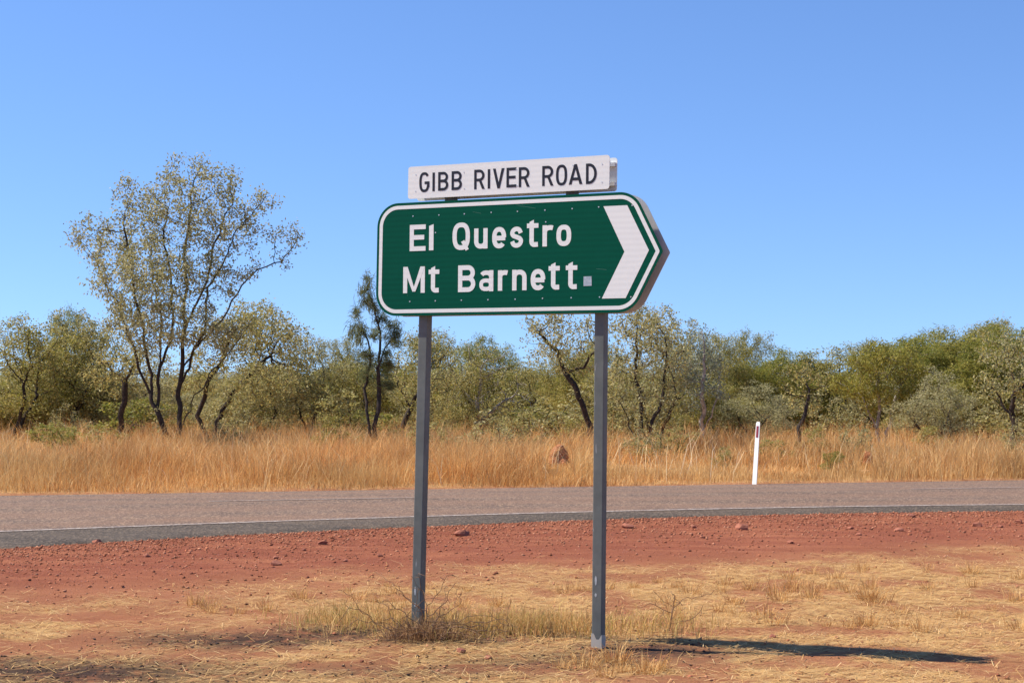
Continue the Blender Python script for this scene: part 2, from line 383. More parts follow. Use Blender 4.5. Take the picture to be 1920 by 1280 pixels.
# chevron
solid('chevron', [[uv(p) for p in ((1437, 348), (1582, 341), (1714, 615), (1572, 907), (1427, 910), (1565, 625))]], OFF, OFF + 0.0008, M['white'], panel)
solid('tape_patch', [[uv(p) for p in ((1316, 776), (1364, 774), (1365, 832), (1315, 834))]], OFF, OFF + 0.0012, M['tape'], panel)
for p0, p1 in (((1392, 729), (1455, 735)), ((908, 342), (1022, 361)), ((640, 382), (690, 392)), ((238, 868), (242, 898))):
    (u0, v0), (u1, v1) = uv(p0), uv(p1); solid('scratch', [[(u0, v0), (u1, v1), (u1 + 0.0006, v1 + 0.0014), (u0 + 0.0006, v0 + 0.0014)]], OFF, OFF + 0.0004, M['scratch'], panel)
# white name plate
w = [uv(p) for p in ((247, 105), (1476, 37), (1470, 246), (243, 300))]
wL, wR = (w[0][0] + w[3][0]) / 2, (w[1][0] + w[2][0]) / 2; wT = (w[0][1] + w[1][1]) / 2; wB = (w[2][1] + w[3][1]) / 2
plate = solid('white_name_plate', [lean(rounded([(wL, wB), (wR, wB), (wR, wT), (wL, wT)], 0.018, 5), (wT + wB) / 2)], OFF - 0.004, OFF, M['white'], SIGN)

# ---- lettering, drawn as strokes in the manner of road-sign capitals
def sup(cx, cy, rx, ry, a0, a1, n=22, e=2.6):
    out = []
    for k in range(n + 1):
        a = math.radians(a0 + (a1 - a0) * k / n); c, s = math.cos(a), math.sin(a)
        out.append((cx + rx * math.copysign(abs(c) ** (2 / e), c), cy + ry * math.copysign(abs(s) ** (2 / e), s)))
    return out
def glyph(ch, x0, x1, y0, y1, t):
    h = t / 2; L, R, B, T = x0 + h, x1 - h, y0 + h, y1 - h; cx, cy = (x0 + x1) / 2, (y0 + y1) / 2; rx, ry = (R - L) / 2, (T - B) / 2
    rb = lambda p: ribbon(p, t)
    def bowl(top, bot, left, right):                 # D-shaped loop to the right of a stem
        r = (top - bot) / 2; k = min(r, (right - left) * 0.75)
        return [(left, top)] + [(right - k + k * math.cos(a), (top + bot) / 2 + (r * math.sin(a))) for a in np.linspace(math.pi / 2, -math.pi / 2, 16)] + [(left, bot)]
    stem = lambda x: [[(x - h, y0), (x + h, y0), (x + h, y1), (x - h, y1)]]
    if ch == 'I': return stem(cx)
    if ch == 'l': return [[(x0, y0), (x1, y0), (x1, y1), (x0, y1 - t * 0.35)]]
    if ch == 'E': return stem(L) + rb([(L, T), (x1, T)]) + rb([(L, cy + h * 0.2), (x1 - t * 0.35, cy + h * 0.2)]) + rb([(L, B), (x1, B)])
    if ch == 'B': m = cy + 0.02 * (y1 - y0); return stem(L) + rb(bowl(T, m, L, R - t * 0.12)) + rb(bowl(m, B, L, R))
    if ch == 'R': m = cy - 0.03 * (y1 - y0); return stem(L) + rb(bowl(T, m, L, R)) + [[(cx - h * 0.6, m), (cx + h * 1.5, m), (x1 + t * 0.1, y0), (x1 - t * 1.0, y0)]]
    if ch == 'D': return stem(L) + rb(bowl(T, B, L, R))
    if ch == 'O' or ch == 'o': return ribbon(sup(cx, cy, rx, ry, 0, 360, 40)[:-1], t, True)
    if ch == 'Q': return ribbon(sup(cx, cy, rx, ry, 0, 360, 40)[:-1], t, True) + [[(cx + t * 0.0, y0 + t * 1.7), (cx + t * 0.75, y0 + t * 2.1), (x1 - t * 0.25, y0 + t * 0.15), (x1 - t * 0.95, y0 - t * 0.2)]]
    if ch == 'G': return rb(sup(cx, cy, rx, ry, 38, 345)) + rb([(cx + t * 0.1, cy - t * 0.25), (x1, cy - t * 0.25)]) + [[(x1 - t, y0 + 0.25 * (y1 - y0)), (x1, y0 + 0.25 * (y1 - y0)), (x1, cy - t * 0.2), (x1 - t, cy - t * 0.2)]]
    if ch == 'V': return [[(x0, y1), (x0 + t * 1.1, y1), (cx + h * 1.0, y0), (cx - h * 1.0, y0)], [(x1 - t * 1.1, y1), (x1, y1), (cx + h * 1.0, y0), (cx - h * 1.0, y0)]]
    if ch == 'A': return [[(x0, y0), (x0 + t * 1.1, y0), (cx + h, y1), (cx - h, y1)], [(x1 - t * 1.1, y0), (x1, y0), (cx + h, y1), (cx - h, y1)]] + rb([(x0 + t * 1.2, y0 + 0.27 * (y1 - y0)), (x1 - t * 1.2, y0 + 0.27 * (y1 - y0))])
    if ch == 'M': return stem(L) + stem(R) + [[(x0, y1), (x0 + t * 1.1, y1), (cx + h * 0.7, y0 + t * 0.3), (cx - h * 0.7, y0 + t * 0.3)], [(x1 - t * 1.1, y1), (x1, y1), (cx + h * 0.7, y0 + t * 0.3), (cx - h * 0.7, y0 + t * 0.3)]]
    if ch == 'u': return rb([(L, y1), (L, B + rx)] + sup(cx, B + rx, rx, rx, 180, 360, 14, 2.2) + [(R, y1)]) + stem(R)
    if ch == 'n': return stem(L) + rb(sup(cx, T - rx, rx, rx, 180, 0, 14, 2.2) + [(R, y0)])
    if ch == 'r': return stem(L) + rb(sup(cx + rx * 0.55, T - rx * 1.1, rx * 1.5, rx * 1.1, 180, 62, 10, 2.2))
    if ch == 'e': return rb(sup(cx, cy, rx, ry, 0, 318, 30, 2.4)) + rb([(L, cy - h * 0.2), (x1 - h * 0.4, cy - h * 0.2)])
    if ch == 's':
        k = [(0.95, 0.74), (0.80, 0.93), (0.50, 1.0), (0.18, 0.93), (0.02, 0.76), (0.14, 0.60), (0.50, 0.51), (0.86, 0.41), (0.98, 0.25), (0.82, 0.07), (0.50, 0.0), (0.18, 0.06), (0.02, 0.25)]
        q = [(L + a * (R - L), B + b * (T - B)) for a, b in k]; out = []
        for j in range(len(q) - 1):
            p0, p1, p2, p3 = (np.array(q[max(j - 1, 0)]), np.array(q[j]), np.array(q[j + 1]), np.array(q[min(j + 2, len(q) - 1)]))
            for u in np.linspace(0, 1, 5)[:-1]: out.append(tuple(0.5 * (2 * p1 + (p2 - p0) * u + (2 * p0 - 5 * p1 + 4 * p2 - p3) * u * u + (3 * p1 - p0 - 3 * p2 + p3) * u ** 3)))
        return ribbon(out + [q[-1]], t * 0.95)
    if ch == 'a': return stem(R) + ribbon(sup(cx - rx * 0.04, B + ry * 0.52, rx * 0.96, ry * 0.52, 0, 360, 30)[:-1], t * 0.86, True) + ribbon(sup(cx, T - ry * 0.6, rx, ry * 0.6, 0, 148, 12, 2.3), t * 0.95)
    if ch == 't':
        s = x0 + (x1 - x0) * 0.22; yc = y0 + (y1 - y0) * 0.70; r = t * 0.62
        return [[(s, y0 + t), (s + t, y0 + t), (s + t, y1), (s, y1 - t * 0.45)]] + [[(x0, yc), (x1, yc), (x1, yc + t * 0.95), (x0, yc + t * 0.95)]] + rb([(s + h, y0 + t * 1.5), (s + h, y0 + h + r)] + sup(s + h + r, y0 + h + r, r, r, 180, 270, 8, 2.0) + [(x1 - t * 0.1, y0 + h * 1.05)])
    return []
def row(spec, mat, parent, t, cap_ref, x_ref):
    for ch, xl, xr, yt, yb in spec:
        ym = (yt + yb) / 2
        a = uv((xl, ym))[0]; b = uv((xr, ym))[0]
        u_mid = uv(((xl + xr) / 2, yb)); v_top = uv(((xl + xr) / 2, yt))[1]
        o = solid('letter', glyph(ch, a, b, u_mid[1], v_top, t), OFF, OFF + 0.0009, mat, parent)
        o['label'] = 'letter ' + ch
row([('G', 313, 375, 140, 262), ('I', 393, 408, 142, 256), ('B', 428, 490, 138, 252), ('B', 510, 573, 133, 248), ('R', 648, 711, 124, 243), ('I', 730, 746, 122, 240),
     ('V', 762, 832, 117, 238), ('E', 845, 905, 112, 232), ('R', 920, 985, 109, 230), ('R', 1063, 1130, 101, 223), ('O', 1147, 1215, 94, 221), ('A', 1225, 1308, 91, 214), ('D', 1330, 1396, 86, 211)],
    M['black'], plate, 0.0175, 0, 0)
row([('E', 255, 352, 460, 620), ('l', 373, 400, 457, 616), ('Q', 516, 622, 447, 614), ('u', 648, 730, 482, 606), ('e', 758, 843, 474, 604), ('s', 866, 948, 471, 601),
     ('t', 970, 1040, 430, 596), ('r', 1065, 1135, 463, 592), ('o', 1150, 1240, 460, 590),
     ('M', 215, 347, 716, 876), ('t', 370, 435, 712, 874), ('B', 550, 655, 707, 870), ('a', 678, 765, 738, 866), ('r', 793, 858, 737, 862), ('n', 880, 968, 734, 860),
     ('e', 993, 1082, 730, 859), ('t', 1102, 1170, 690, 856), ('t', 1207, 1277, 686, 853)], M['white'], panel, 0.0305, 0, 0)
# rivets
disc = [(math.cos(a), math.sin(a)) for a in np.linspace(0, 2 * math.pi, 8, endpoint=False)]
for p in ((275, 408), (433, 401), (588, 394), (752, 385), (912, 379), (1080, 371), (1246, 362), (1408, 352), (1612, 342), (255, 928), (411, 924), (570, 920), (732, 917), (898, 914), (1065, 909), (1240, 905), (1413, 901), (1604, 900), (412, 508), (1085, 443)):
    u, v = uv(p); solid('rivet', [[(u + 0.0045 * a, v + 0.0045 * b) for a, b in disc]], OFF, OFF + 0.0015, M['rivet'], panel)
for p in ((292, 155), (290, 256), (585, 140), (587, 240), (905, 122), (910, 222), (1428, 90), (1427, 200), (1250, 98)):
    u, v = uv(p); solid('rivet', [[(u + 0.004 * a, v + 0.004 * b) for a, b in disc]], OFF, OFF + 0.0015, M['rivet'], plate)

# rear panels for the other direction, rails and brackets between, posts
solid('rear_panel', [lean(outline(0))], -OFF, -OFF + 0.004, M['alu'], SIGN)
solid('rear_name_plate', [lean(rounded([(wL, wB), (wR, wB), (wR, wT), (wL, wT)], 0.018, 5), (wT + wB) / 2)], -OFF, -OFF + 0.004, M['white'], SIGN)
def boxp(name, u0, u1, v0, v1, n0, n1, mat, parent=SIGN):
    return solid(name, [lean([(u0, v0), (u1, v0), (u1, v1), (u0, v1)])], n0, n1, mat, parent)
for v in (vB + 0.10, vT - 0.10):
    boxp('rail', uL + 0.08, uC - 0.03, v - 0.02, v + 0.02, OFF - 0.034, OFF - 0.0045, M['alu'])
    boxp('rail', uL + 0.08, uC - 0.03, v - 0.02, v + 0.02, -OFF + 0.0045, -OFF + 0.034, M['alu'])
for v in (wB + 0.045, wT - 0.045):
    boxp('rail', wL + 0.03, wR - 0.012, v - 0.012, v + 0.012, OFF - 0.030, OFF - 0.0045, M['alu'])
    boxp('rail', wL + 0.03, wR - 0.012, v - 0.012, v + 0.012, -OFF + 0.0045, -OFF + 0.030, M['alu'])
for px in (845, 1072):
    u = plane_uv(px, 370, 0)[0]
    boxp('bracket', u - 0.032, u + 0.032, vT - 0.25, wT - 0.03, -0.03, 0.03, M['post'])
PW = 0.0335
def post(pb, pt, vb0, rail_gap):
    ub_, _ = plane_uv(*pb, 0); ut_, vt_ = plane_uv(*pt, 0)
    k = (ut_ - ub_) / (vt_ - 0.0); top = vT - 0.06
    vs = []
    for v in (-0.25, top):
        uc = ub_ + k * v
        vs += [loc(uc + a * PW, v, b * PW) for a, b in ((-1, -1), (1, -1), (1, 1), (-1, 1))]
    fs = [(0, 3, 2, 1), (4, 5, 6, 7)] + [(j, (j + 1) % 4, 4 + (j + 1) % 4, 4 + j) for j in range(4)]
    me = bpy.data.meshes.new('post'); me.from_pydata(vs, [], fs); me.materials.append(M['post']); me.update()
    o = ob('post', me, SIGN); b = o.modifiers.new('bevel', 'BEVEL'); b.width = 0.006; b.segments = 3
    return ub_, k, o
ul, kl, pl = post((783, 1184), (798, 592), 0, 0)
ur, kr, pr = post((1122, 1214), (1128, 586), 0, 0)
# flaking white paint at the foot of the right post
rngp = random.Random(2); e = PW + 0.0015
vs = []; ring = [(-1, 1), (-0.5, 1), (0, 1), (0.5, 1), (1, 1), (1, 0.3), (1, -0.4), (1, -1), (-1, -1), (-1, 0)]
for lvl in (0, 1):
    for a, b in ring: vs.append(loc(ur + a * e, -0.02 if lvl == 0 else 0.075 + rngp.uniform(-0.02, 0.02), b * e))
n_ = len(ring)
me = bpy.data.meshes.new('paint_patch'); me.from_pydata(vs, [], [(j, (j + 1) % n_, n_ + (j + 1) % n_, n_ + j) for j in range(n_)]); me.materials.append(M['concrete'])
ob('paint_patch', me, pr)
for ub_, k, pp, vv in ((ul, kl, pl, 0.28), (ur, kr, pr, 0.42)):
    for dv, hh_ in ((0, 0.03), (-0.09, 0.012)):
        u = ub_ + k * vv - 0.008
        solid('scuff', [[(u + 0.007 * a, vv + dv + hh_ * b) for a, b in disc]], PW, PW + 0.001, M['tape'], pp)

# ------------------------------------------------------------------ trees
def grow(rng, attr, stems, step, kill, iters=140):
    nodes = []; par = []
    for s in stems:
        s = [np.array(q, float) for q in s]
        if not nodes: nodes.append(s[0]); par.append(-1); cur = 0
        else: cur = int(np.argmin([((q - s[0]) ** 2).sum() for q in nodes]))
        wob = rng.normal(0, 1, 3)
        for a in s[1:]:
            p0 = nodes[cur]; L = np.linalg.norm(a - p0); k = max(1, int(L / step)); wob = wob * 0.3 + rng.normal(0, 1, 3)
            for j in range(1, k + 1):
                nodes.append(p0 + (a - p0) * j / k + rng.normal(0, step * 0.10, 3) * (j < k) + wob * math.sin(math.pi * j / k) * L * 0.045); par.append(cur); cur = len(nodes) - 1
    P = np.array(nodes); par = list(par); A = attr.copy()
    D = ((A[:, None, :] - P[None]) ** 2).sum(2); near = D.argmin(1); dist = D.min(1)
    for it in range(iters):
        keep = dist > kill ** 2
        A, near, dist = A[keep], near[keep], dist[keep]
        if len(A) == 0: break
        d = A - P[near]; d /= np.linalg.norm(d, axis=1)[:, None] + 1e-9
        acc = np.zeros_like(P); np.add.at(acc, near, d)
        act = np.unique(near); v = acc[act]; v /= np.linalg.norm(v, axis=1)[:, None] + 1e-9
        v = v + rng.normal(0, 0.22, v.shape); v /= np.linalg.norm(v, axis=1)[:, None] + 1e-9
        new = P[act] + v * step
        b = len(P); P = np.concatenate([P, new]); par += list(act)
        D = ((A[:, None, :] - new[None]) ** 2).sum(2); j = D.argmin(1); dm = D[np.arange(len(A)), j]
        u = dm < dist; near = np.where(u, b + j, near); dist = np.where(u, dm, dist)
    return P, np.array(par)
def radii(P, par, tip, base_r, e=2.35):
    n = len(P); a = np.zeros(n); kids = np.bincount(par[par >= 0], minlength=n)
    for i in range(n - 1, -1, -1):
        if kids[i] == 0: a[i] = tip ** e
        if par[i] >= 0: a[par[i]] += a[i]
    r = a ** (1 / e)
    k = math.log(base_r / tip) / math.log(max(r[0] / tip, 1.5)); return tip * (r / tip) ** k, kids
def tubes(name, P, par, r, mat, sides=5):
    n = len(P); kids = [[] for _ in range(n)]
    for i in range(n):
        if par[i] >= 0: kids[par[i]].append(i)
    V, Fc = [], []; ang = np.linspace(0, 2 * math.pi, sides, endpoint=False); ca, sa = np.cos(ang), np.sin(ang)
    stack = [(0, -1)]
    while stack:
        s, before = stack.pop(); chain = [s] if before < 0 else [before, s]
        cur = s
        while kids[cur]:
            ks = sorted(kids[cur], key=lambda q: -r[q])
            for q in ks[1:]: stack.append((q, cur))
            cur = ks[0]; chain.append(cur)
        if len(chain) < 2: continue
        C = P[chain]; R = r[chain].copy()
        if before >= 0: R[0] = R[1]
        T = np.gradient(C, axis=0); T /= np.linalg.norm(T, axis=1)[:, None] + 1e-9
        up = np.array([0.31, 0.95, 0.1]); A = np.cross(T, up); A /= np.linalg.norm(A, axis=1)[:, None] + 1e-9; B = np.cross(T, A)
        ring = C[:, None, :] + R[:, None, None] * (A[:, None, :] * ca[None, :, None] + B[:, None, :] * sa[None, :, None])
        b = sum(len(q) for q in V); V.append(ring.reshape(-1, 3)); m = len(chain)
        i0 = (np.arange(m - 1)[:, None] * sides + np.arange(sides)[None]); i1 = (np.arange(m - 1)[:, None] * sides + (np.arange(sides)[None] + 1) % sides)
        Fc.append(np.stack([i0, i1, i1 + sides, i0 + sides], 2).reshape(-1, 4) + b)
    return mesh_np(name, np.concatenate(V), np.concatenate(Fc), mat, smooth=True)
def leaves(name, rng, C, length, width, pal, mat, droop=0.3, axis_in=None, jit=0.25):
    n = len(C); a = rng.normal(0, 1, (n, 3)); a[:, 2] -= droop * 1.5
    if axis_in is not None: a = a * 0.55 + axis_in * 1.3
    a /= np.linalg.norm(a, axis=1)[:, None]; b = np.cross(a, rng.normal(0, 1, (n, 3))); b /= np.linalg.norm(b, axis=1)[:, None]
    L = (length * rng.uniform(0.6, 1.25, n))[:, None]; Wd = (width * rng.uniform(0.7, 1.2, n))[:, None]
    v = np.stack([C - a * L / 2, C + b * Wd / 2 - a * L * 0.05, C + a * L / 2, C - b * Wd / 2 - a * L * 0.05], 1).reshape(-1, 3)
    f = np.arange(n * 4).reshape(n, 4)
    pal = np.array(pal); c = pal[rng.integers(0, len(pal), n)] * rng.uniform(1 - jit, 1 + jit, (n, 1))
    return mesh_np(name, v, f, mat, col=np.repeat(c, 4, 0))
OLIVE = [(0.32, 0.29, 0.095), (0.39, 0.345, 0.13), (0.26, 0.25, 0.075), (0.46, 0.395, 0.16), (0.40, 0.305, 0.09)]
SILVER = [(0.39, 0.36, 0.185), (0.47, 0.43, 0.235), (0.31, 0.295, 0.135), (0.36, 0.335, 0.16)]
BLUE = [(0.27, 0.30, 0.20), (0.34, 0.36, 0.26), (0.22, 0.25, 0.15), (0.32, 0.32, 0.20)]
YELLOW = [(0.27, 0.25, 0.045), (0.33, 0.29, 0.06), (0.22, 0.22, 0.04), (0.37, 0.31, 0.075)]
GREEN = [(0.17, 0.20, 0.035), (0.22, 0.245, 0.05), (0.25, 0.25, 0.06)]
DENS = 2.7
def in_ball(rng, n):
    d = rng.normal(0, 1, (n, 3)); d /= np.linalg.norm(d, axis=1)[:, None]; return d * rng.random((n, 1)) ** (1 / 2.4)
def make(seed, blobs, stems, n_attr, step, kill, base_rad, per, spread, length, width, pal, bark='bark', mat='leaf', droop=0.3, tip=0.005, thin=0.02, along=False):
    """blobs: (centre, radii) ellipsoids that the crown fills -> trunk mesh, crown mesh"""
    rng = np.random.default_rng(seed)
    vol = np.array([b[1][0] * b[1][1] * b[1][2] for b in blobs]) ** 0.8; cnt = np.maximum(4, (vol / vol.sum() * n_attr).astype(int))
    A = np.concatenate([np.array(c) + in_ball(rng, k) * np.array(r) for (c, r), k in zip(blobs, cnt)])
    P, par = grow(rng, A, stems, step, kill)
    r, kids = radii(P, par, tip, base_rad)
    trunk = tubes('trunk', P, par, r, M[bark])
    idx = np.where(r < thin)[0]; idx = idx[par[idx] >= 0]
    rep = rng.poisson(per * DENS * 1.15 * np.where(kids[idx] == 0, 2.2, 1.2)) * (rng.random(len(idx)) < 0.66); k = np.repeat(idx, rep)
    C = P[k] + rng.normal(0, spread, (len(k), 3))
    ax = None
    if along:
        ax = P[k] - P[par[k]]; ax /= np.linalg.norm(ax, axis=1)[:, None] + 1e-9
    crown = leaves('crown', rng, C, length, width, pal, M[mat], droop, ax)
    lo, hi = C.min(0), C.max(0)
    return dict(trunk=trunk, crown=crown, h=float(np.quantile(C[:, 2], 0.998)), w=float(np.quantile(C[:, 0], 0.985) - np.quantile(C[:, 0], 0.015)), cx=float((lo[0] + hi[0]) / 2))
def put(name, v, loc_, label, cat='tree', group=None, rz=0.0, sx=1.0, sz=1.0):
    o = empty(name, loc_); o.rotation_euler = (0, 0, rz); o.scale = (sx, sx, sz); tag(o, label, cat, group)
    ob('trunk', v['trunk'], o); ob('crown', v['crown'], o)
    return o
def px_tree(name, label, D, ellipses, stems, seed, n_attr, base_rad, per, pal, depth=0.85, cat='tree', **kw):
    """a tree traced in its own plane at distance D, with real depth; coordinates local to its foot"""
    foot = at_y(*stems[0][0], D); foot.z = 0.0
    rng = random.Random(seed); bl = []
    for cx, cy, rx, ry in ellipses:
        c = at_y(cx, cy, D) - foot; s = D / F; dy = rng.uniform(-1, 1) * rx * s * 0.9
        bl.append(((c.x, dy, c.z), (rx * s, rx * s * depth, ry * s)))
    sl = []
    for k, st_ in enumerate(stems):
        q = [at_y(a, b, D) - foot for a, b in st_]
        if k == 0: q[0].z = -0.1
        sl.append([(p.x, rng.uniform(-0.25, 0.25) * (j > 0), p.z) for j, p in enumerate(q)])
    o_ = dict(step=0.16, kill=0.26, spread=0.105, length=0.09, width=0.040); o_.update(kw)
    v = make(seed, bl, sl, n_attr, base_rad=base_rad, per=per, pal=pal, **o_)
    return put(name, v, foot, label, cat)

px_tree('bloodwood_tree', 'tallest tree, open grey-olive crown on two dark forked stems, left of the sign', 40.0,
        [(180, 448, 62, 45), (255, 395, 55, 60), (240, 470, 80, 65), (240, 345, 24, 22), (345, 320, 48, 38), (395, 345, 62, 48), (340, 410, 90, 80), (430, 415, 80, 70), (495, 375, 34, 26), (530, 450, 40, 42),
         (300, 530, 110, 70), (400, 510, 75, 60), (330, 610, 120, 50), (250, 590, 60, 50), (545, 500, 16, 22)],
        [[(330, 850), (334, 770), (338, 690), (345, 620), (350, 540), (352, 450), (360, 370)], [(328, 840), (302, 780), (285, 745), (266, 700), (250, 640), (225, 570), (185, 500)],
         [(298, 770), (297, 700), (298, 640), (293, 560), (280, 480)], [(338, 690), (372, 650), (412, 600), (442, 550), (480, 505), (525, 490)], [(300, 850), (297, 800), (300, 770)],
         [(345, 620), (380, 540), (400, 460), (420, 400)], [(336, 740), (352, 690), (382, 620), (392, 540), (440, 440)], [(285, 745), (280, 690), (262, 600), (250, 520), (235, 420)],
         [(297, 700), (318, 640), (322, 560), (310, 460), (320, 380)], [(350, 790), (362, 740), (395, 700), (440, 650), (470, 610)]],
        11, 2200, 0.10, 6.6, SILVER + OLIVE[:3] + SILVER, kill=0.24, thin=0.013)
px_tree('bloodwood_tree', 'spreading multi-stemmed olive-green tree close against the right of the tallest tree', 43.0,
        [(470, 620, 100, 55), (420, 650, 90, 50), (530, 660, 60, 55), (400, 710, 80, 40), (500, 720, 80, 45)],
        [[(400, 845), (408, 790), (430, 740), (470, 700), (510, 660)], [(372, 845), (368, 780), (390, 720), (420, 670), (440, 620)], [(400, 835), (385, 800), (350, 770)]],
        12, 1100, 0.10, 5.5, OLIVE)
px_tree('bloodwood_tree', 'dark slanting trunk with thin yellowish crown just left of the tallest tree', 44.0,
        [(230, 680, 60, 40), (190, 700, 50, 45), (280, 690, 50, 40)],
        [[(222, 845), (228, 780), (236, 715), (250, 690)], [(236, 715), (200, 680)]], 13, 520, 0.085, 5, OLIVE)
px_tree('needle_tree', 'slender needle-leaved tree with two thin black stems behind the sign left end', 38.0,
        [(685, 535, 18, 22), (690, 580, 30, 30), (660, 610, 24, 28), (720, 615, 34, 30), (745, 635, 22, 18), (690, 650, 40, 40), (705, 700, 50, 40)],
        [[(704, 855), (702, 800), (710, 740), (708, 690), (712, 640), (704, 580), (690, 530), (684, 505)], [(690, 855), (690, 780), (688, 700), (690, 640), (675, 600)], [(708, 690), (722, 650), (745, 625)]],
        14, 460, 0.075, 17, [(0.12, 0.145, 0.05), (0.16, 0.17, 0.065), (0.20, 0.195, 0.09)], mat='needle', length=0.24, width=0.014, spread=0.07, droop=0.35, along=True, tip=0.006)
px_tree('bloodwood_tree', 'leaning tree with dark curved trunk crossing behind the right sign post', 42.0,
        [(1010, 620, 45, 35), (1050, 610, 60, 35), (1100, 625, 50, 40), (1040, 660, 60, 35), (1120, 660, 40, 45)],
        [[(1106, 845), (1108, 800), (1085, 745), (1062, 700), (1048, 660), (1010, 625)], [(1062, 700), (1095, 690), (1120, 650)], [(1085, 745), (1110, 715)]],
        15, 620, 0.08, 5.5, OLIVE + SILVER)
px_tree('white_limbed_tree', 'half-bare tree with tangled whitish limbs between the two sign posts', 48.0,
        [(900, 665, 50, 30), (860, 690, 45, 40), (940, 690, 50, 35), (900, 740, 60, 50), (960, 750, 50, 40), (860, 770, 40, 40)],
        [[(893, 860), (894, 800), (896, 740), (902, 690)], [(894, 800), (925, 770), (960, 745)], [(896, 760), (870, 735), (850, 700)]],
        16, 800, 0.11, 2.6, SILVER + YELLOW, bark='pale_bark', tip=0.007)
px_tree('bloodwood_tree', 'slanting dark-stemmed olive-green tree partly hidden by the left sign post', 46.0,
        [(800, 640, 45, 35), (830, 680, 40, 45), (760, 690, 50, 45), (800, 730, 60, 45)],
        [[(742, 845), (755, 800), (778, 745), (800, 700)], [(770, 765), (745, 720)]], 17, 620, 0.08, 5, OLIVE)
px_tree('bloodwood_tree', 'broad olive-green tree with several stems immediately right of the right sign post', 40.0,
        [(1190, 605, 45, 35), (1240, 630, 50, 40), (1190, 670, 60, 50), (1255, 680, 45, 50), (1210, 740, 65, 50), (1160, 720, 30, 50)],
        [[(1200, 850), (1203, 800), (1200, 740), (1195, 660)], [(1215, 850), (1222, 790), (1245, 720), (1250, 660)], [(1190, 850), (1180, 800), (1165, 760)]],
        18, 1150, 0.08, 5.5, OLIVE + SILVER)
px_tree('blue_gum_sapling', 'pale-trunked tree with blue-grey leaves, left of the white guide post', 45.0,
        [(1315, 640, 35, 32), (1330, 690, 45, 45), (1290, 690, 35, 40), (1320, 740, 50, 35)],
        [[(1314, 845), (1316, 790), (1314, 740), (1318, 680), (1315, 620)], [(1316, 800), (1335, 770), (1350, 720)]], 19, 640, 0.08, 6.5, BLUE, bark='pale_bark')
px_tree('bloodwood_sapling', 'thin sapling with one slanting stem just right of the white guide post', 38.0,
        [(1515, 700, 40, 28), (1490, 735, 38, 30), (1540, 730, 25, 30), (1520, 765, 40, 20)],
        [[(1495, 862), (1500, 815), (1513, 775), (1520, 730)]], 20, 330, 0.05, 5.5, OLIVE)
px_tree('wattle_tree', 'rounded yellow-green tree on pale twin limbs at the right, behind a small mound', 44.0,
        [(1640, 680, 65, 38), (1610, 720, 55, 35), (1690, 690, 55, 45), (1660, 740, 70, 35), (1720, 720, 50, 40)],
        [[(1650, 850), (1647, 810), (1632, 780), (1618, 745)], [(1666, 850), (1664, 800), (1675, 765), (1690, 720)], [(1647, 815), (1652, 770), (1645, 710)]],
        21, 900, 0.085, 15, YELLOW, bark='pale_bark', mat='needle', length=0.14, width=0.028, spread=0.10, droop=-0.1, tip=0.006)
px_tree('bloodwood_tree', 'tall grey-olive tree with dark forked trunk at the far right edge', 41.0,
        [(1880, 650, 50, 38), (1920, 680, 50, 45), (1860, 700, 45, 45), (1900, 745, 60, 45), (1950, 720, 50, 60)],
        [[(1907, 855), (1905, 800), (1902, 730), (1896, 660)], [(1903, 780), (1880, 745), (1858, 715)], [(1902, 740), (1940, 690)]], 22, 1000, 0.085, 5.2, OLIVE + SILVER)

# variants for the rest of the woodland
def variant(seed, h, cw, cb, n_attr, pal, kind):
    rng = random.Random(seed); bl = []
    for k in range(12 if kind == 'wattle' else 11):
        a = rng.uniform(0, 2 * math.pi); rr = rng.uniform(0.15, 0.33) * cw; z = cb + (h - cb) * rng.uniform(0.08, 0.82)
        rr *= 1.0 if z < cb + (h - cb) * 0.65 else 0.6
        s = rng.uniform(0.17, 0.28) * cw
        bl.append(((rr * math.cos(a), rr * math.sin(a), z), (s, s, s * (0.62 if kind == 'wattle' else 0.8))))
    bl.append(((0, 0, h - 0.15 * h), (0.2 * cw, 0.2 * cw, 0.15 * h)))
    stems = []
    for k in range(rng.choice((1, 2, 2, 3))):
        a = rng.uniform(0, 6.28); q = [(0.06 * k, 0.05 * k, -0.1)]
        for j in range(1, 4):
            q.append((math.cos(a) * 0.10 * cw * j / 3 * (1 + k) + rng.uniform(-.1, .1), math.sin(a) * 0.10 * cw * j / 3 * (1 + k), (cb + (h - cb) * 0.25) * j / 3))
        stems.append(q)
    if kind == 'wattle':
        return make(seed, bl, stems, n_attr, 0.18, 0.28, 0.075, 15, 0.13, 0.14, 0.026, pal, 'pale_bark' if seed % 2 else 'bark', 'needle', -0.1, 0.006)
    if kind == 'shrub':
        return make(seed, bl, stems, n_attr, 0.12, 0.2, 0.035, 4.5, 0.06, 0.09, 0.042, pal, 'bark', 'leaf', 0.2, 0.004)
    return make(seed, bl, stems, n_attr, 0.17, 0.27, 0.085, 6.8, 0.11, 0.095, 0.043, pal, 'bark', 'leaf', 0.3, 0.005)
VA = [variant(100 + k, 5.0, 4.0, 0.7, 1100, (OLIVE, OLIVE + SILVER, SILVER, OLIVE + YELLOW)[k], 'gum') for k in range(4)]
VB = [variant(200 + k, 5.0, 4.3, 1.0, 1000, (YELLOW, YELLOW + GREEN, YELLOW + OLIVE, GREEN)[k], 'wattle') for k in range(4)]
VS = [variant(300 + k, 1.9, 1.7, 0.25, 300, (OLIVE, OLIVE + SILVER, OLIVE + YELLOW, GREEN + YELLOW)[k], 'shrub') for k in range(4)]
rt = random.Random(77)
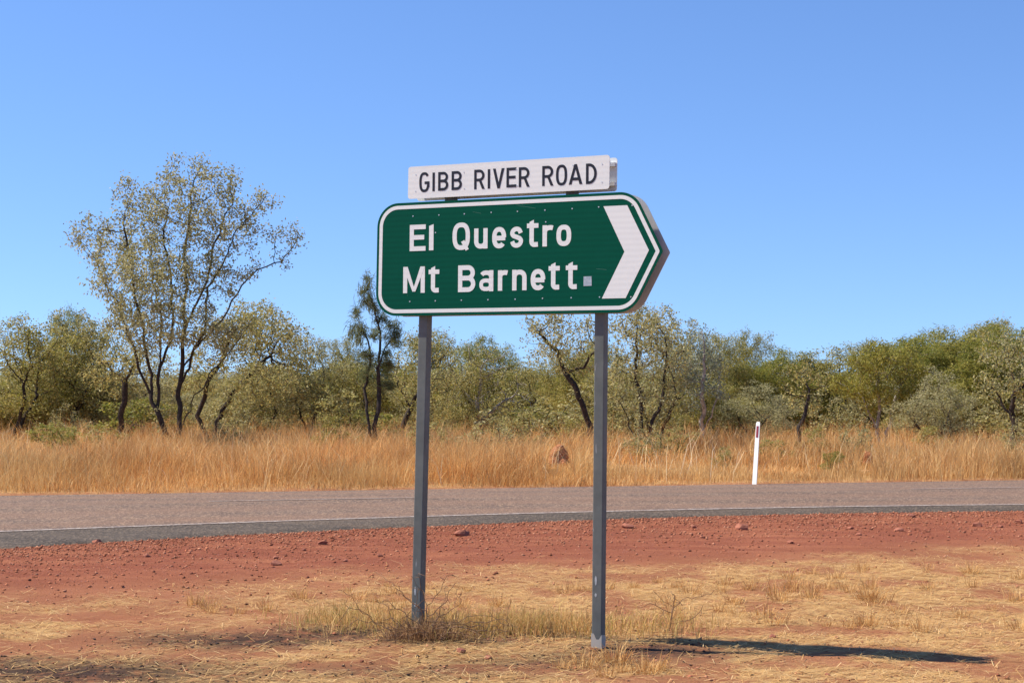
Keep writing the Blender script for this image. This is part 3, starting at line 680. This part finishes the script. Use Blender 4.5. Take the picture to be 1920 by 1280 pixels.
def fit(name, label, v, px, D, top, wpx, cat='tree', group=None):
    foot = at_y(px, 800, D); foot.z = 0.0; H = at_y(px, top, D).z
    return put(name, v, foot, label, cat, group, rt.uniform(0, 6.28), wpx * D / F / v['w'] * 1.08, H / v['h'])
for a in (('bloodwood_tree', 'olive-green tree cut by the left edge of the picture', VA[3], 25, 47, 592, 190),
          ('bloodwood_tree', 'yellowish olive-green tree second from the left edge', VA[0], 125, 49, 583, 180),
          ('wattle_tree', 'small dark green crown peeping over the leftmost olive-green trees', VB[3], 118, 70, 580, 110),
          ('bloodwood_tree', 'low olive-green tree filling the gap right of the multi-stemmed tree', VA[1], 580, 50, 628, 130),
          ('wattle_tree', 'yellow-green bushy tree left of the slender needle-leaved tree', VB[2], 645, 54, 632, 130),
          ('wattle_tree', 'feathery yellow-green tree behind the half-bare whitish tree', VB[1], 905, 60, 630, 120),
          ('wattle_tree', 'lower yellow-green tree right of the half-bare whitish tree', VB[0], 975, 66, 685, 120),
          ('wattle_tree', 'tall thin-topped green tree above the white guide post', VB[2], 1398, 58, 622, 120),
          ('wattle_tree', 'dome-shaped yellow-green tree right of the white guide post', VB[1], 1480, 55, 655, 170),
          ('wattle_tree', 'yellow-green tree at the left end of the dense grove on the right', VB[0], 1628, 58, 648, 110),
          ('wattle_tree', 'large yellow-green tree in the middle of the dense grove on the right', VB[1], 1745, 60, 622, 200),
          ('wattle_tree', 'highest yellow-green crown at the top of the dense grove on the right', VB[2], 1855, 64, 600, 150),
          ('bloodwood_tree', 'silver-leaved tree in front of the dense grove on the right', VA[2], 1755, 42, 690, 150),
          ('bloodwood_tree', 'grey-silver low tree directly behind the white guide post', VA[2], 1420, 47, 715, 150)):
    fit(*a)
for px, D, top, w_, v in ((1650, 57, 640, 150, VB[2]), (1705, 54, 632, 160, VB[1]), (1790, 55, 618, 190, VB[0]), (1835, 58, 606, 160, VB[2]), (1890, 54, 612, 180, VB[1]), (1940, 56, 622, 160, VB[0])):
    fit('wattle_tree', 'yellow-green tree merging into the dense grove on the right', v, px, D, top, w_, 'tree', 'yellow-green grove on the right')
for a in (('bloodwood_tree', 'olive-green tree rising behind the broad tree right of the right post', VA[1], 1222, 46, 574, 190),
          ('bloodwood_tree', 'olive-green tree between the broad tree and the blue-grey tree', VA[0], 1285, 50, 600, 140),
          ('wattle_tree', 'yellow-green tree behind the blue-grey tree', VB[2], 1350, 54, 628, 140),
          ('bloodwood_tree', 'olive-green tree behind the dark slanting trunk on the left', VA[3], 190, 50, 604, 170),
          ('bloodwood_tree', 'olive-green tree behind the spreading multi-stemmed tree', VA[0], 475, 49, 566, 220),
          ('wattle_tree', 'yellow-green tree behind the left sign post', VB[0], 800, 54, 622, 140),
          ('wattle_tree', 'green tree behind the right sign post', VB[1], 1120, 56, 640, 130)):
    fit(*a)
# trees further back, nothing tells them apart
for k in range(64):
    D = rt.uniform(62, 105); px = -150 + (k + rt.random()) * 2220 / 64
    v = rt.choice(VA + VB + VB); yel = any(v is q for q in VB)
    fit('wattle_tree' if yel else 'bloodwood_tree', 'distant yellow-green tree filling the back of the woodland' if yel else 'distant grey-olive tree filling the back of the woodland', v, px, D, rt.uniform(682, 712), rt.uniform(100, 165), 'tree', 'distant yellow-green trees' if yel else 'distant grey-olive trees')
for k in range(30):
    D = rt.uniform(47, 62); px = -120 + (k + rt.random()) * 2160 / 30
    v = rt.choice(VA + VA + VB); yel = any(v is q for q in VB)
    fit('wattle_tree' if yel else 'bloodwood_tree', 'feathery yellow-green tree in the tangled middle row of the woodland' if yel else 'broad-leaved grey-olive tree in the tangled middle row of the woodland', v, px, D, rt.uniform(650, 720), rt.uniform(110, 180), 'tree', 'feathery trees of the middle row' if yel else 'broad-leaved trees of the middle row')
# trees either side of the frame
for px, D, top in ((-140, 45, 600), (-260, 50, 620), (2030, 46, 610), (2150, 50, 630), (-360, 44, 610), (2270, 47, 620)):
    fit('bloodwood_tree', 'olive woodland tree standing past the edge of the view', rt.choice(VA), px, D, top, 180, 'tree', 'trees past the edge of the view')
# understorey shrubs
for k in range(48):
    D = rt.uniform(43, 66); px = -60 + (k + rt.random()) * 2040 / 48
    fit('bush', 'low grey-olive bush among the dry grass under the trees', rt.choice(VS), px, D, rt.uniform(722, 795), rt.uniform(70, 140), 'bush', 'bushes under the trees')
for lab, px, D, top, wpx, v in (('green leafy bush in tall grass near the left edge', 105, 36, 795, 100, VS[3]), ('sparse grey sapling standing forward in the grass between the sign posts', 900, 34, 770, 110, VS[1]),
                            ('small olive bush left of the termite mound', 985, 37, 765, 80, VS[0]), ('tiny green shrub in the grass right of the guide post', 1562, 31, 845, 40, VS[3]),
                            ('pale green bush just above the larger termite mound', 1070, 44, 785, 50, VS[2]), ('dark low bush under the broad olive-green tree', 1265, 38, 800, 70, VS[0])):
    fit('bush', lab, v, px, D, top, wpx, 'bush')

for k in range(18):
    px = 20 + (k + rt.random()) * 1900 / 18
    fit('sapling', 'knee-high sparse sapling poking out of the tall grass', rt.choice(VS[:3]), px, rt.uniform(32, 41), rt.uniform(775, 838), rt.uniform(35, 75), 'sapling', 'saplings in the tall grass')

# ------------------------------------------------------------------ tall dry grass beyond the road
def blades(rng, x, y, z, hgt, wid, leanv, pal, jit=0.2, az=None):
    n = len(x); a = rng.uniform(0, 2 * math.pi, n); fx, fy = np.cos(a) * wid / 2, np.sin(a) * wid / 2
    b = rng.uniform(0, 2 * math.pi, n) if az is None else az; lx, ly = np.cos(b) * leanv * hgt, np.sin(b) * leanv * hgt
    base = np.stack([x, y, z], 1); s = np.stack([fx, fy, 0 * x], 1)
    mid = base + np.stack([lx * 0.3, ly * 0.3, hgt * 0.55], 1); tip = base + np.stack([lx, ly, hgt * np.sqrt(np.clip(1 - leanv ** 2 * 0.5, 0.2, 1))], 1)
    v = np.stack([base - s, base + s, mid + s * 0.8, mid - s * 0.8, tip], 1).reshape(-1, 3); o = np.arange(n)[:, None] * 5
    f = np.concatenate([o + [0, 1, 2], o + [0, 2, 3], o + [3, 2, 4]])
    pal = np.array(pal); c = pal[rng.integers(0, len(pal), n)] * rng.uniform(1 - jit, 1 + jit, (n, 1))
    return v, f, np.repeat(c, 5, 0)
rng = np.random.default_rng(3)
STRAW = [(0.62, 0.33, 0.105), (0.69, 0.41, 0.145), (0.55, 0.27, 0.085), (0.75, 0.51, 0.23), (0.48, 0.22, 0.07), (0.70, 0.48, 0.21)]
def scatter_far(n, d0, d1, off):
    d = rng.uniform(d0 ** 2, d1 ** 2, n) ** 0.5; x = rng.uniform(-0.42, 0.42, n) * d; y = d
    k = y > f_far(x) + off + (fbm(x * 1.5, y * 0 + 3, 3) - 0.5) * 0.5
    return x[k], y[k]
CLEAR = [(at_y(1047, 850, 34.0).x, 34.0, 0.27), (at_y(1625, 850, 34.5).x, 34.5, 0.13)]
parts = []
for n, per, d0, d1, wd in ((3600, 42, 23.5, 31, 0.0065), (3800, 38, 31, 42, 0.009), (3000, 28, 42, 75, 0.017), (900, 20, 75, 130, 0.05)):
    x, y = scatter_far(n, d0, d1, 0.22); m = len(x)
    H = (0.08 + 0.56 * sstep(0.28, 0.74, fbm(x * 0.45, y * 0.45, 4))) * rng.uniform(0.65, 1.35, m) * (0.62 + 0.38 * sstep(0.2, 1.6, y - f_far(x)))
    tint = np.stack([0.62 + 0.75 * fbm(x * 0.6 + 50, y * 0.6, 3)] * 3, 1) * (1 + 0.10 * rng.normal(0, 1, (m, 1))) * (1 + (fbm(x * 0.35, y * 0.35 + 20, 3)[:, None] - 0.5) * np.array([-0.12, 0.12, 0.4]))
    pale = sstep(0.5, 0.75, fbm(x * 0.8, y * 0.8 + 90, 3))[:, None]
    i = np.repeat(np.arange(m), rng.poisson(per, m)); n_ = len(i); R = 0.16 * (1 + 0.02 * y[i])
    dx, dy = rng.normal(0, 1, n_) * R, rng.normal(0, 1, n_) * R
    bx, by = x[i] + dx, y[i] + dy; k = by > f_far(bx) + 0.18
    low = np.zeros(n_, bool)
    for cx_, cy_, hw in CLEAR: low |= (np.abs(bx - cx_ * by / cy_) < hw) & (by < cy_ + 0.15)          # short grass before the mounds
    i, bx, by, dx, dy, low = i[k], bx[k], by[k], dx[k], dy[k], low[k]; n_ = len(i)
    h = H[i] * rng.uniform(0.45, 1.2, n_); tall = rng.random(n_) < 0.04; h = np.where(tall, h * 1.5, h); h = np.where(low, np.minimum(h, 0.2) * 0.7, h)
    ang = np.arctan2(dy, dx) + rng.normal(0, 0.9, n_); ln = np.abs(rng.normal(0.45, 0.35, n_))
    v, f, c = blades(rng, bx, by, ground_h(bx, by) - 0.02, h, wd * rng.uniform(0.6, 1.3, n_) * np.where(tall, 0.7, 1), ln, STRAW, 0.25, ang)
    c = c * np.repeat(tint[i], 5, 0); pl = np.repeat(pale[i], 5, 0) * 0.6; c = c * (1 - pl) + np.array([0.70, 0.48, 0.20]) * pl
    parts.append((v, f, c))
x, y = scatter_far(420, 35, 56, 3.0); i = np.repeat(np.arange(len(x)), 22); n_ = len(i)   # ragged taller tussocks towards the trees
dx, dy = rng.normal(0, 0.22, n_), rng.normal(0, 0.22, n_)
parts.append(blades(rng, x[i] + dx, y[i] + dy, ground_h(x[i], y[i]), rng.uniform(0.45, 1.05, len(x))[i] * rng.uniform(0.6, 1.1, n_), 0.012 * rng.uniform(0.6, 1.3, n_), np.abs(rng.normal(0.4, 0.3, n_)), STRAW, 0.3, np.arctan2(dy, dx)))
x, y = scatter_far(2600, 24, 48, 0.5)                      # long pale stalks bent every way
parts.append(blades(rng, x, y, ground_h(x, y), rng.uniform(0.35, 0.95, len(x)), 0.009 * rng.uniform(0.6, 1.3, len(x)), np.abs(rng.normal(0.7, 0.3, len(x))), [(0.82, 0.62, 0.34), (0.74, 0.50, 0.22), (0.86, 0.70, 0.44)]))
o = 0; V, Fc, Cc = [], [], []
for v, f, c in parts: V.append(v); Fc.append(f + o); Cc.append(c); o += len(v)
tg = ob('tall_grass', mesh_np('tall_grass', np.concatenate(V), np.concatenate(Fc), M['dry'], col=np.concatenate(Cc)))
tag(tg, 'tall golden dry grass beyond the road under the trees', 'grass', kind='stuff')

# ------------------------------------------------------------------ foreground litter, gravel, verge grass
n = 170000; y = rng.uniform(7.6 ** 2, 16.5 ** 2, n) ** 0.5; x = rng.uniform(-0.40, 0.40, n) * y
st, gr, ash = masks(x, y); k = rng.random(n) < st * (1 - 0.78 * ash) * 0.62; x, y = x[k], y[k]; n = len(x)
a = rng.normal(0.0, 0.9, n); tl = rng.normal(0, 0.10, n); L = rng.uniform(0.03, 0.15, n); w_ = rng.uniform(0.002, 0.0045, n)
ax = np.stack([np.cos(a) * np.cos(tl), np.sin(a) * np.cos(tl), np.sin(tl)], 1); sx = np.stack([-np.sin(a), np.cos(a), 0 * a], 1)
c0 = np.stack([x, y, ground_h(x, y) + rng.uniform(0.003, 0.022, n)], 1)
v = np.stack([c0 - ax * L[:, None] / 2 - sx * w_[:, None] / 2, c0 + ax * L[:, None] / 2 - sx * w_[:, None] / 2, c0 + ax * L[:, None] / 2 + sx * w_[:, None] / 2, c0 - ax * L[:, None] / 2 + sx * w_[:, None] / 2], 1).reshape(-1, 3)
pal = np.array([(0.70, 0.46, 0.19), (0.78, 0.56, 0.27), (0.60, 0.36, 0.13), (0.66, 0.40, 0.15)]); c = pal[rng.integers(0, 4, n)] * rng.uniform(0.75, 1.15, (n, 1))
o = ob('straw_litter', mesh_np('straw_litter', v, np.arange(n * 4).reshape(n, 4), M['dry'], col=np.repeat(c, 4, 0)))
tag(o, 'pale trampled straw lying over the red soil in the foreground', 'straw', kind='stuff')

def stones(n, xs, ys, size, pal, name, label, cat):
    b = np.array([(1, 0, 0), (-1, 0, 0), (0, 1, 0), (0, -1, 0), (0, 0, 1), (0, 0, -1), ], float)
    f8 = np.array([(0, 2, 4), (2, 1, 4), (1, 3, 4), (3, 0, 4), (2, 0, 5), (1, 2, 5), (3, 1, 5), (0, 3, 5)])
    v = b[None] * rng.uniform(0.6, 1.25, (n, 6, 1)) + rng.normal(0, 0.22, (n, 6, 3)); v[:, :, 2] *= 0.62
    ang = rng.uniform(0, 6.28, n); cs, sn = np.cos(ang)[:, None], np.sin(ang)[:, None]
    v = np.stack([v[:, :, 0] * cs - v[:, :, 1] * sn, v[:, :, 0] * sn + v[:, :, 1] * cs, v[:, :, 2]], 2) * size[:, None, None]
    v += np.stack([xs, ys, ground_h(xs, ys) + size * 0.2], 1)[:, None, :]
    f = (np.arange(n)[:, None, None] * 6 + f8[None]).reshape(-1, 3)
    pal = np.array(pal); c = pal[rng.integers(0, len(pal), n)] * rng.uniform(0.7, 1.2, (n, 1))
    o = ob(name, mesh_np(name, v.reshape(-1, 3), f, M['gravel'], col=np.repeat(c, 6, 0))); tag(o, label, cat, kind='stuff')
REDS = [(0.30, 0.10, 0.05), (0.40, 0.15, 0.075), (0.18, 0.062, 0.036), (0.46, 0.21, 0.12), (0.36, 0.13, 0.065), (0.42, 0.18, 0.10)]
n = 60000; x = rng.uniform(-8, 9, n); fe = f_edge(x); y = fe - 0.02 - np.abs(rng.normal(0, 1.0, n)) * rng.uniform(0.3, 3.4, n)
k = (y > straw_edge(x) - 0.6) & (y > 8); x, y = x[k], y[k]
stones(len(x), x, y, 0.004 + 0.018 * rng.random(len(x)) ** 7, REDS, 'gravel', 'loose red gravel along the near edge of the road', 'gravel')
n = 2500; y = rng.uniform(7.8, 14, n); x = rng.uniform(-0.38, 0.38, n) * y
stones(n, x, y, 0.004 + 0.014 * rng.random(n) ** 4, REDS, 'pebbles', 'small red pebbles scattered in the foreground straw', 'pebbles')
# charred litter
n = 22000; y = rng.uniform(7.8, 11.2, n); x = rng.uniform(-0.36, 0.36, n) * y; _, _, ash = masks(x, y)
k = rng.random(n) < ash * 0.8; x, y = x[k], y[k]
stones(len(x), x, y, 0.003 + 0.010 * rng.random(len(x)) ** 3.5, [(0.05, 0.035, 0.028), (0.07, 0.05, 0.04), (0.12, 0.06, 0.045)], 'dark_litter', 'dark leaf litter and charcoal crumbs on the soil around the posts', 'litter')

# green-tinged dry grass between the posts
def cloud(n, spots, hmin, hmax, pal, wid=0.004):
    xs, ys = [], []
    for px, py, rx, ry, wgt in spots:
        m = int(n * wgt); c0 = on_z(px, py); xs.append(c0.x + rng.normal(0, rx, m)); ys.append(c0.y + rng.normal(0, ry, m))
    x = np.concatenate(xs); y = np.concatenate(ys)
    return blades(rng, x, y, ground_h(x, y) - 0.01, rng.uniform(hmin, hmax, len(x)), wid * rng.uniform(0.7, 1.3, len(x)), np.abs(rng.normal(0.55, 0.4, len(x))), pal, 0.3)
v, f, c = cloud(7500, ((700, 1172, 0.22, 0.25, 0.14), (860, 1182, 0.25, 0.22, 0.25), (960, 1180, 0.3, 0.22, 0.27), (1050, 1180, 0.2, 0.2, 0.14), (640, 1165, 0.2, 0.2, 0.08), (1220, 1175, 0.25, 0.25, 0.1)), 0.04, 0.17,
                [(0.62, 0.38, 0.14), (0.70, 0.47, 0.19), (0.44, 0.33, 0.09), (0.54, 0.30, 0.11)])
tag(ob('verge_grass', mesh_np('verge_grass', v, f, M['dry'], col=c)), 'ankle-high dry grass with an olive tinge between the two posts', 'grass', kind='stuff')

# single tufts
def tuft_mesh(seed, pal):
    r = np.random.default_rng(seed); n = 60; x = r.normal(0, 0.03, n); y = r.normal(0, 0.03, n)
    v, f, c = blades(r, x, y, 0 * x - 0.01, r.uniform(0.04, 0.14, n), 0.0035 * np.ones(n), np.abs(r.normal(0.8, 0.4, n)), pal, 0.25, np.arctan2(y, x) + r.normal(0, 0.5, n))
    return mesh_np('grass_tuft', v, f, M['dry'], col=c)
TU = [tuft_mesh(400 + k, [(0.60, 0.34, 0.12), (0.70, 0.45, 0.18), (0.46, 0.23, 0.08)]) for k in range(6)]
def gz(p): return float(ground_h(np.array([p.x]), np.array([p.y]))[0])
def small(name, me, px, py, label, cat, group=None, s=1.0, sink=0.0):
    p = on_z(px, py); p.z = gz(p) - sink; o = ob(name, me); o.location = p; o.rotation_euler = (0, 0, rt.uniform(0, 6.28)); o.scale = (s, s, s * rt.uniform(0.8, 1.1))
    return tag(o, label, cat, group)
for k in range(75):
    px = rt.uniform(1180, 1930) if k < 48 else rt.uniform(350, 1150); top = np.interp(px, [0, 450, 800, 1150, 1500, 1920], [1180, 1120, 1095, 1092, 1068, 1048])
    small('grass_tuft', rt.choice(TU), px, rt.uniform(top, 1185 if k < 48 else 1150), 'small tuft of dry grass standing in the foreground straw', 'grass tuft', 'dry grass tufts on the verge', rt.uniform(0.6, 1.3))
for k in range(14):
    small('grass_tuft', rt.choice(TU), rt.uniform(1430, 1640), rt.uniform(1098, 1135), 'brown grass tuft in the denser clump right of the right post', 'grass tuft', 'brown tufts right of the right post', rt.uniform(0.9, 1.5))
for k in range(10):
    small('grass_tuft', rt.choice(TU), rt.uniform(1050, 1260), rt.uniform(1235, 1275), 'dry grass tuft at the bottom edge below the right post', 'grass tuft', 'tufts at the bottom edge', rt.uniform(0.8, 1.4))
GT = tuft_mesh(450, [(0.07, 0.20, 0.04), (0.10, 0.25, 0.06)])
small('green_weed', GT, 582, 1170, 'bright green flat weed left of the left post', 'weed', None, 0.5)
small('green_weed', tuft_mesh(451, [(0.20, 0.23, 0.07), (0.28, 0.27, 0.10)]), 642, 1160, 'pale green grassy weed beside the dry shrub', 'weed', None, 1.1)

# dry twiggy shrub at the left post, dead weed stalk right of the right post
def twigs(name, label, px, py, seed, n, hgt, spreadw, cat='shrub', rad=0.006):
    r = np.random.default_rng(seed); base = on_z(px, py); base.z = gz(base); A = []
    A = np.array([(r.normal(0, spreadw), r.normal(0, spreadw * 0.6), abs(r.normal(0.35, 0.33)) * hgt + 0.02) for _ in range(n)])
    P, par = grow(r, A, [[(0, 0, -0.03), (0.01, 0, 0.05)]], 0.035, 0.05, 60); rr, kids = radii(P, par, 0.0016, rad)
    o = ob(name, tubes(name, P, par, rr, M['twig'], 4)); o.location = base; return tag(o, label, cat)
twigs('dry_shrub', 'dead reddish twiggy shrub around the foot of the left post', 795, 1200, 61, 300, 0.38, 0.20)
def dry_clump(name, label, px, py, n, sx_, sy_, h0, h1, pal):
    c0 = on_z(px, py); c0.z = gz(c0); r = np.random.default_rng(int(px)); x = r.normal(0, sx_, n); y = r.normal(0, sy_, n)
    v, f, c = blades(r, x, y, 0 * x - 0.01, r.uniform(h0, h1, n) * np.exp(-(x / sx_) ** 2 / 4), 0.0045 * r.uniform(0.6, 1.3, n), np.abs(r.normal(0.8, 0.45, n)), pal, 0.35, np.arctan2(y, x) + r.normal(0, 0.8, n))
    o = ob(name, mesh_np(name, v, f, M['dry'], col=c)); o.location = c0; return tag(o, label, 'shrub')
dry_clump('dry_shrub', 'dense brown dry clump heaped in front of the left post', 800, 1198, 1400, 0.15, 0.11, 0.06, 0.20, [(0.34, 0.19, 0.09), (0.26, 0.14, 0.07), (0.46, 0.28, 0.13), (0.18, 0.10, 0.06)])
twigs('dry_shrub', 'low dark tangle of twigs in front of the left post', 835, 1205, 62, 300, 0.14, 0.17)
twigs('dead_weed', 'bare dead weed stalk leaning right, beside the right post', 1255, 1180, 63, 26, 0.30, 0.14, 'weed', 0.004)
twigs('dead_weed', 'leafless little bush in the grass edge across the road', 955, 903, 64, 60, 0.5, 0.25, 'weed', 0.006)

# rocks
def rock_mesh(seed):
    import bmesh
    bm = bmesh.new(); bmesh.ops.create_icosphere(bm, subdivisions=2, radius=1.0); r = np.random.default_rng(seed)
    pl = [(Vector(r.normal(0, 1, 3)).normalized(), r.uniform(0.5, 0.85)) for _ in range(9)]
    for v in bm.verts:
        for nn, d in pl:
            e_ = v.co.dot(nn) - d
            if e_ > 0: v.co -= nn * e_
        v.co += Vector(r.normal(0, 0.025, 3)); v.co.z *= 0.62
    me = bpy.data.meshes.new('rock'); bm.to_mesh(me); bm.free(); me.materials.append(M['stone']); return me
RK = [rock_mesh(500 + k) for k in range(6)]
for px, py, wpx, lab in ((606, 1021, 20, 'orange-red rock lit on the gravel left of the left post'), (516, 1057, 24, 'dark angular rock lowest on the gravel left of the left post'), (517, 1045, 12, 'small rock touching the dark angular rock'),
    (182, 1016, 20, 'red rock against the asphalt edge near the left side'), (866, 1004, 28, 'broad pale-red rock half buried between the two posts'), (275, 1043, 14, 'red stone on the gravel below the leftmost road rock'),
    (712, 1043, 13, 'brown stone close left of the left post'), (647, 1055, 11, 'small stone below the orange-red rock'), (570, 1031, 10, 'small stone between orange-red rock and dark rock'),
    (1392, 993, 26, 'long flat orange rock below the white guide post'), (1177, 988, 24, 'flat orange rock just right of the right post'), (1300, 990, 12, 'small orange rock midway between right post and long flat rock'),
    (1317, 1008, 10, 'little red stone below the long flat rock'), (1686, 995, 18, 'dark rock on gravel towards the right side'), (1595, 992, 13, 'orange stone left of the dark right-hand rock'),
    (1610, 1002, 11, 'light stone below the orange stone on the right'), (1483, 1018, 13, 'square orange stone lower on the right gravel'), (1710, 970, 14, 'red stone near the asphalt at the right'),
    (1833, 987, 20, 'wide red rock second from the right edge'), (1877, 990, 12, 'orange stone third from the right edge'), (1911, 981, 16, 'dark red rock at the right edge of the picture'),
    (1710, 1015, 9, 'small dark stone under the dark right-hand rock'), (863, 1228, 20, 'dark red rock in the bottom foreground left of centre'), (916, 1237, 18, 'flat orange rock in the bottom foreground at centre'),
    (1088, 1264, 11, 'small upright brown stone at the bottom edge'), (1552, 1264, 11, 'red pebble alone at the bottom right'), (1570, 1194, 12, 'small red stone above the sign shadow'),
    (1450, 1195, 16, 'brown stone touching the top of the sign shadow'), (262, 1166, 9, 'small dark stone in straw at the left')):
    p = on_z(px, py); s = wpx / 2 * p.y / F * 1.1
    o = small('rock', rt.choice(RK), px, py, lab, 'rock', None, s); o.location.z += s * 0.25

# termite mounds
def mound(label, px, py, D, w, h, seed):
    import bmesh
    bm = bmesh.new(); bmesh.ops.create_icosphere(bm, subdivisions=4, radius=1.0); r = np.random.default_rng(seed)
    lob = [(Vector(r.normal(0, 1, 3)).normalized(), r.uniform(0.1, 0.35)) for _ in range(16)]
    for v in bm.verts:
        nn = v.co.normalized(); k = 0.75 + sum(a * max(0, nn.dot(d) - 0.7) / 0.3 for d, a in lob) + r.normal(0, 0.02)
        v.co = Vector((nn.x * k * w / 2, nn.y * k * w / 2, nn.z * k * h))
    me = bpy.data.meshes.new('termite_mound'); bm.to_mesh(me); bm.free(); me.materials.append(M['earth'])
    o = ob('termite_mound', me); q = at_y(px, py, D); o.location = (q.x, D, 0.0); tag(o, label, 'termite mound')
mound('lumpy red termite mound in the grass left of the right post', 1047, 850, 34.0, 0.56, 0.40, 5)
mound('small dark red termite mound in the grass at the right', 1625, 850, 34.5, 0.22, 0.36, 9)

# guide post
q = on_z(1415, 906, 0.06); gp = empty('guide_post', (q.x, q.y, 0.0)); tag(gp, 'leaning white guide post with red reflector at the far road edge', 'guide post')
ca_, sa_ = math.cos(math.radians(-50)), math.sin(math.radians(-50)); turn = lambda a, b: (a * ca_ - b * sa_, a * sa_ + b * ca_)
prof = [turn(a, b) for a, b in ((-0.055, -0.012), (0.055, -0.012), (0.055, 0.0), (0.0, 0.014), (-0.055, 0.0))]
vs = []; lv = (-0.2, 0.3, 0.7, 1.0, 1.03)
for z in lv:
    k = 0.85 if z < 1.02 else 0.6
    k *= 1.0 - 0.12 * max(0, z)
    vs += [(a * k + 0.058 * z, b * k, z + 0.06) for a, b in prof]
fs = [(r0 * 5 + j, r0 * 5 + (j + 1) % 5, r0 * 5 + 5 + (j + 1) % 5, r0 * 5 + 5 + j) for r0 in range(4) for j in range(5)] + [(20, 21, 22, 23, 24)]
me = bpy.data.meshes.new('post_body'); me.from_pydata(vs, [], fs); me.materials.append(M['plastic']); ob('post_body', me, gp)
vs = [(turn(a * 0.022, -0.0125 + 0.003 * b)[0] + 0.058 * z, turn(a * 0.022, -0.0125 + 0.003 * b)[1], z + 0.06) for z in (0.77, 0.96) for a, b in ((-1, -1), (1, -1), (1, 1), (-1, 1))]
me = bpy.data.meshes.new('reflector'); me.from_pydata(vs, [], [(0, 1, 5, 4), (1, 2, 6, 5), (2, 3, 7, 6), (3, 0, 4, 7), (4, 5, 6, 7), (3, 2, 1, 0)]); me.materials.append(M['red']); ob('reflector', me, gp)
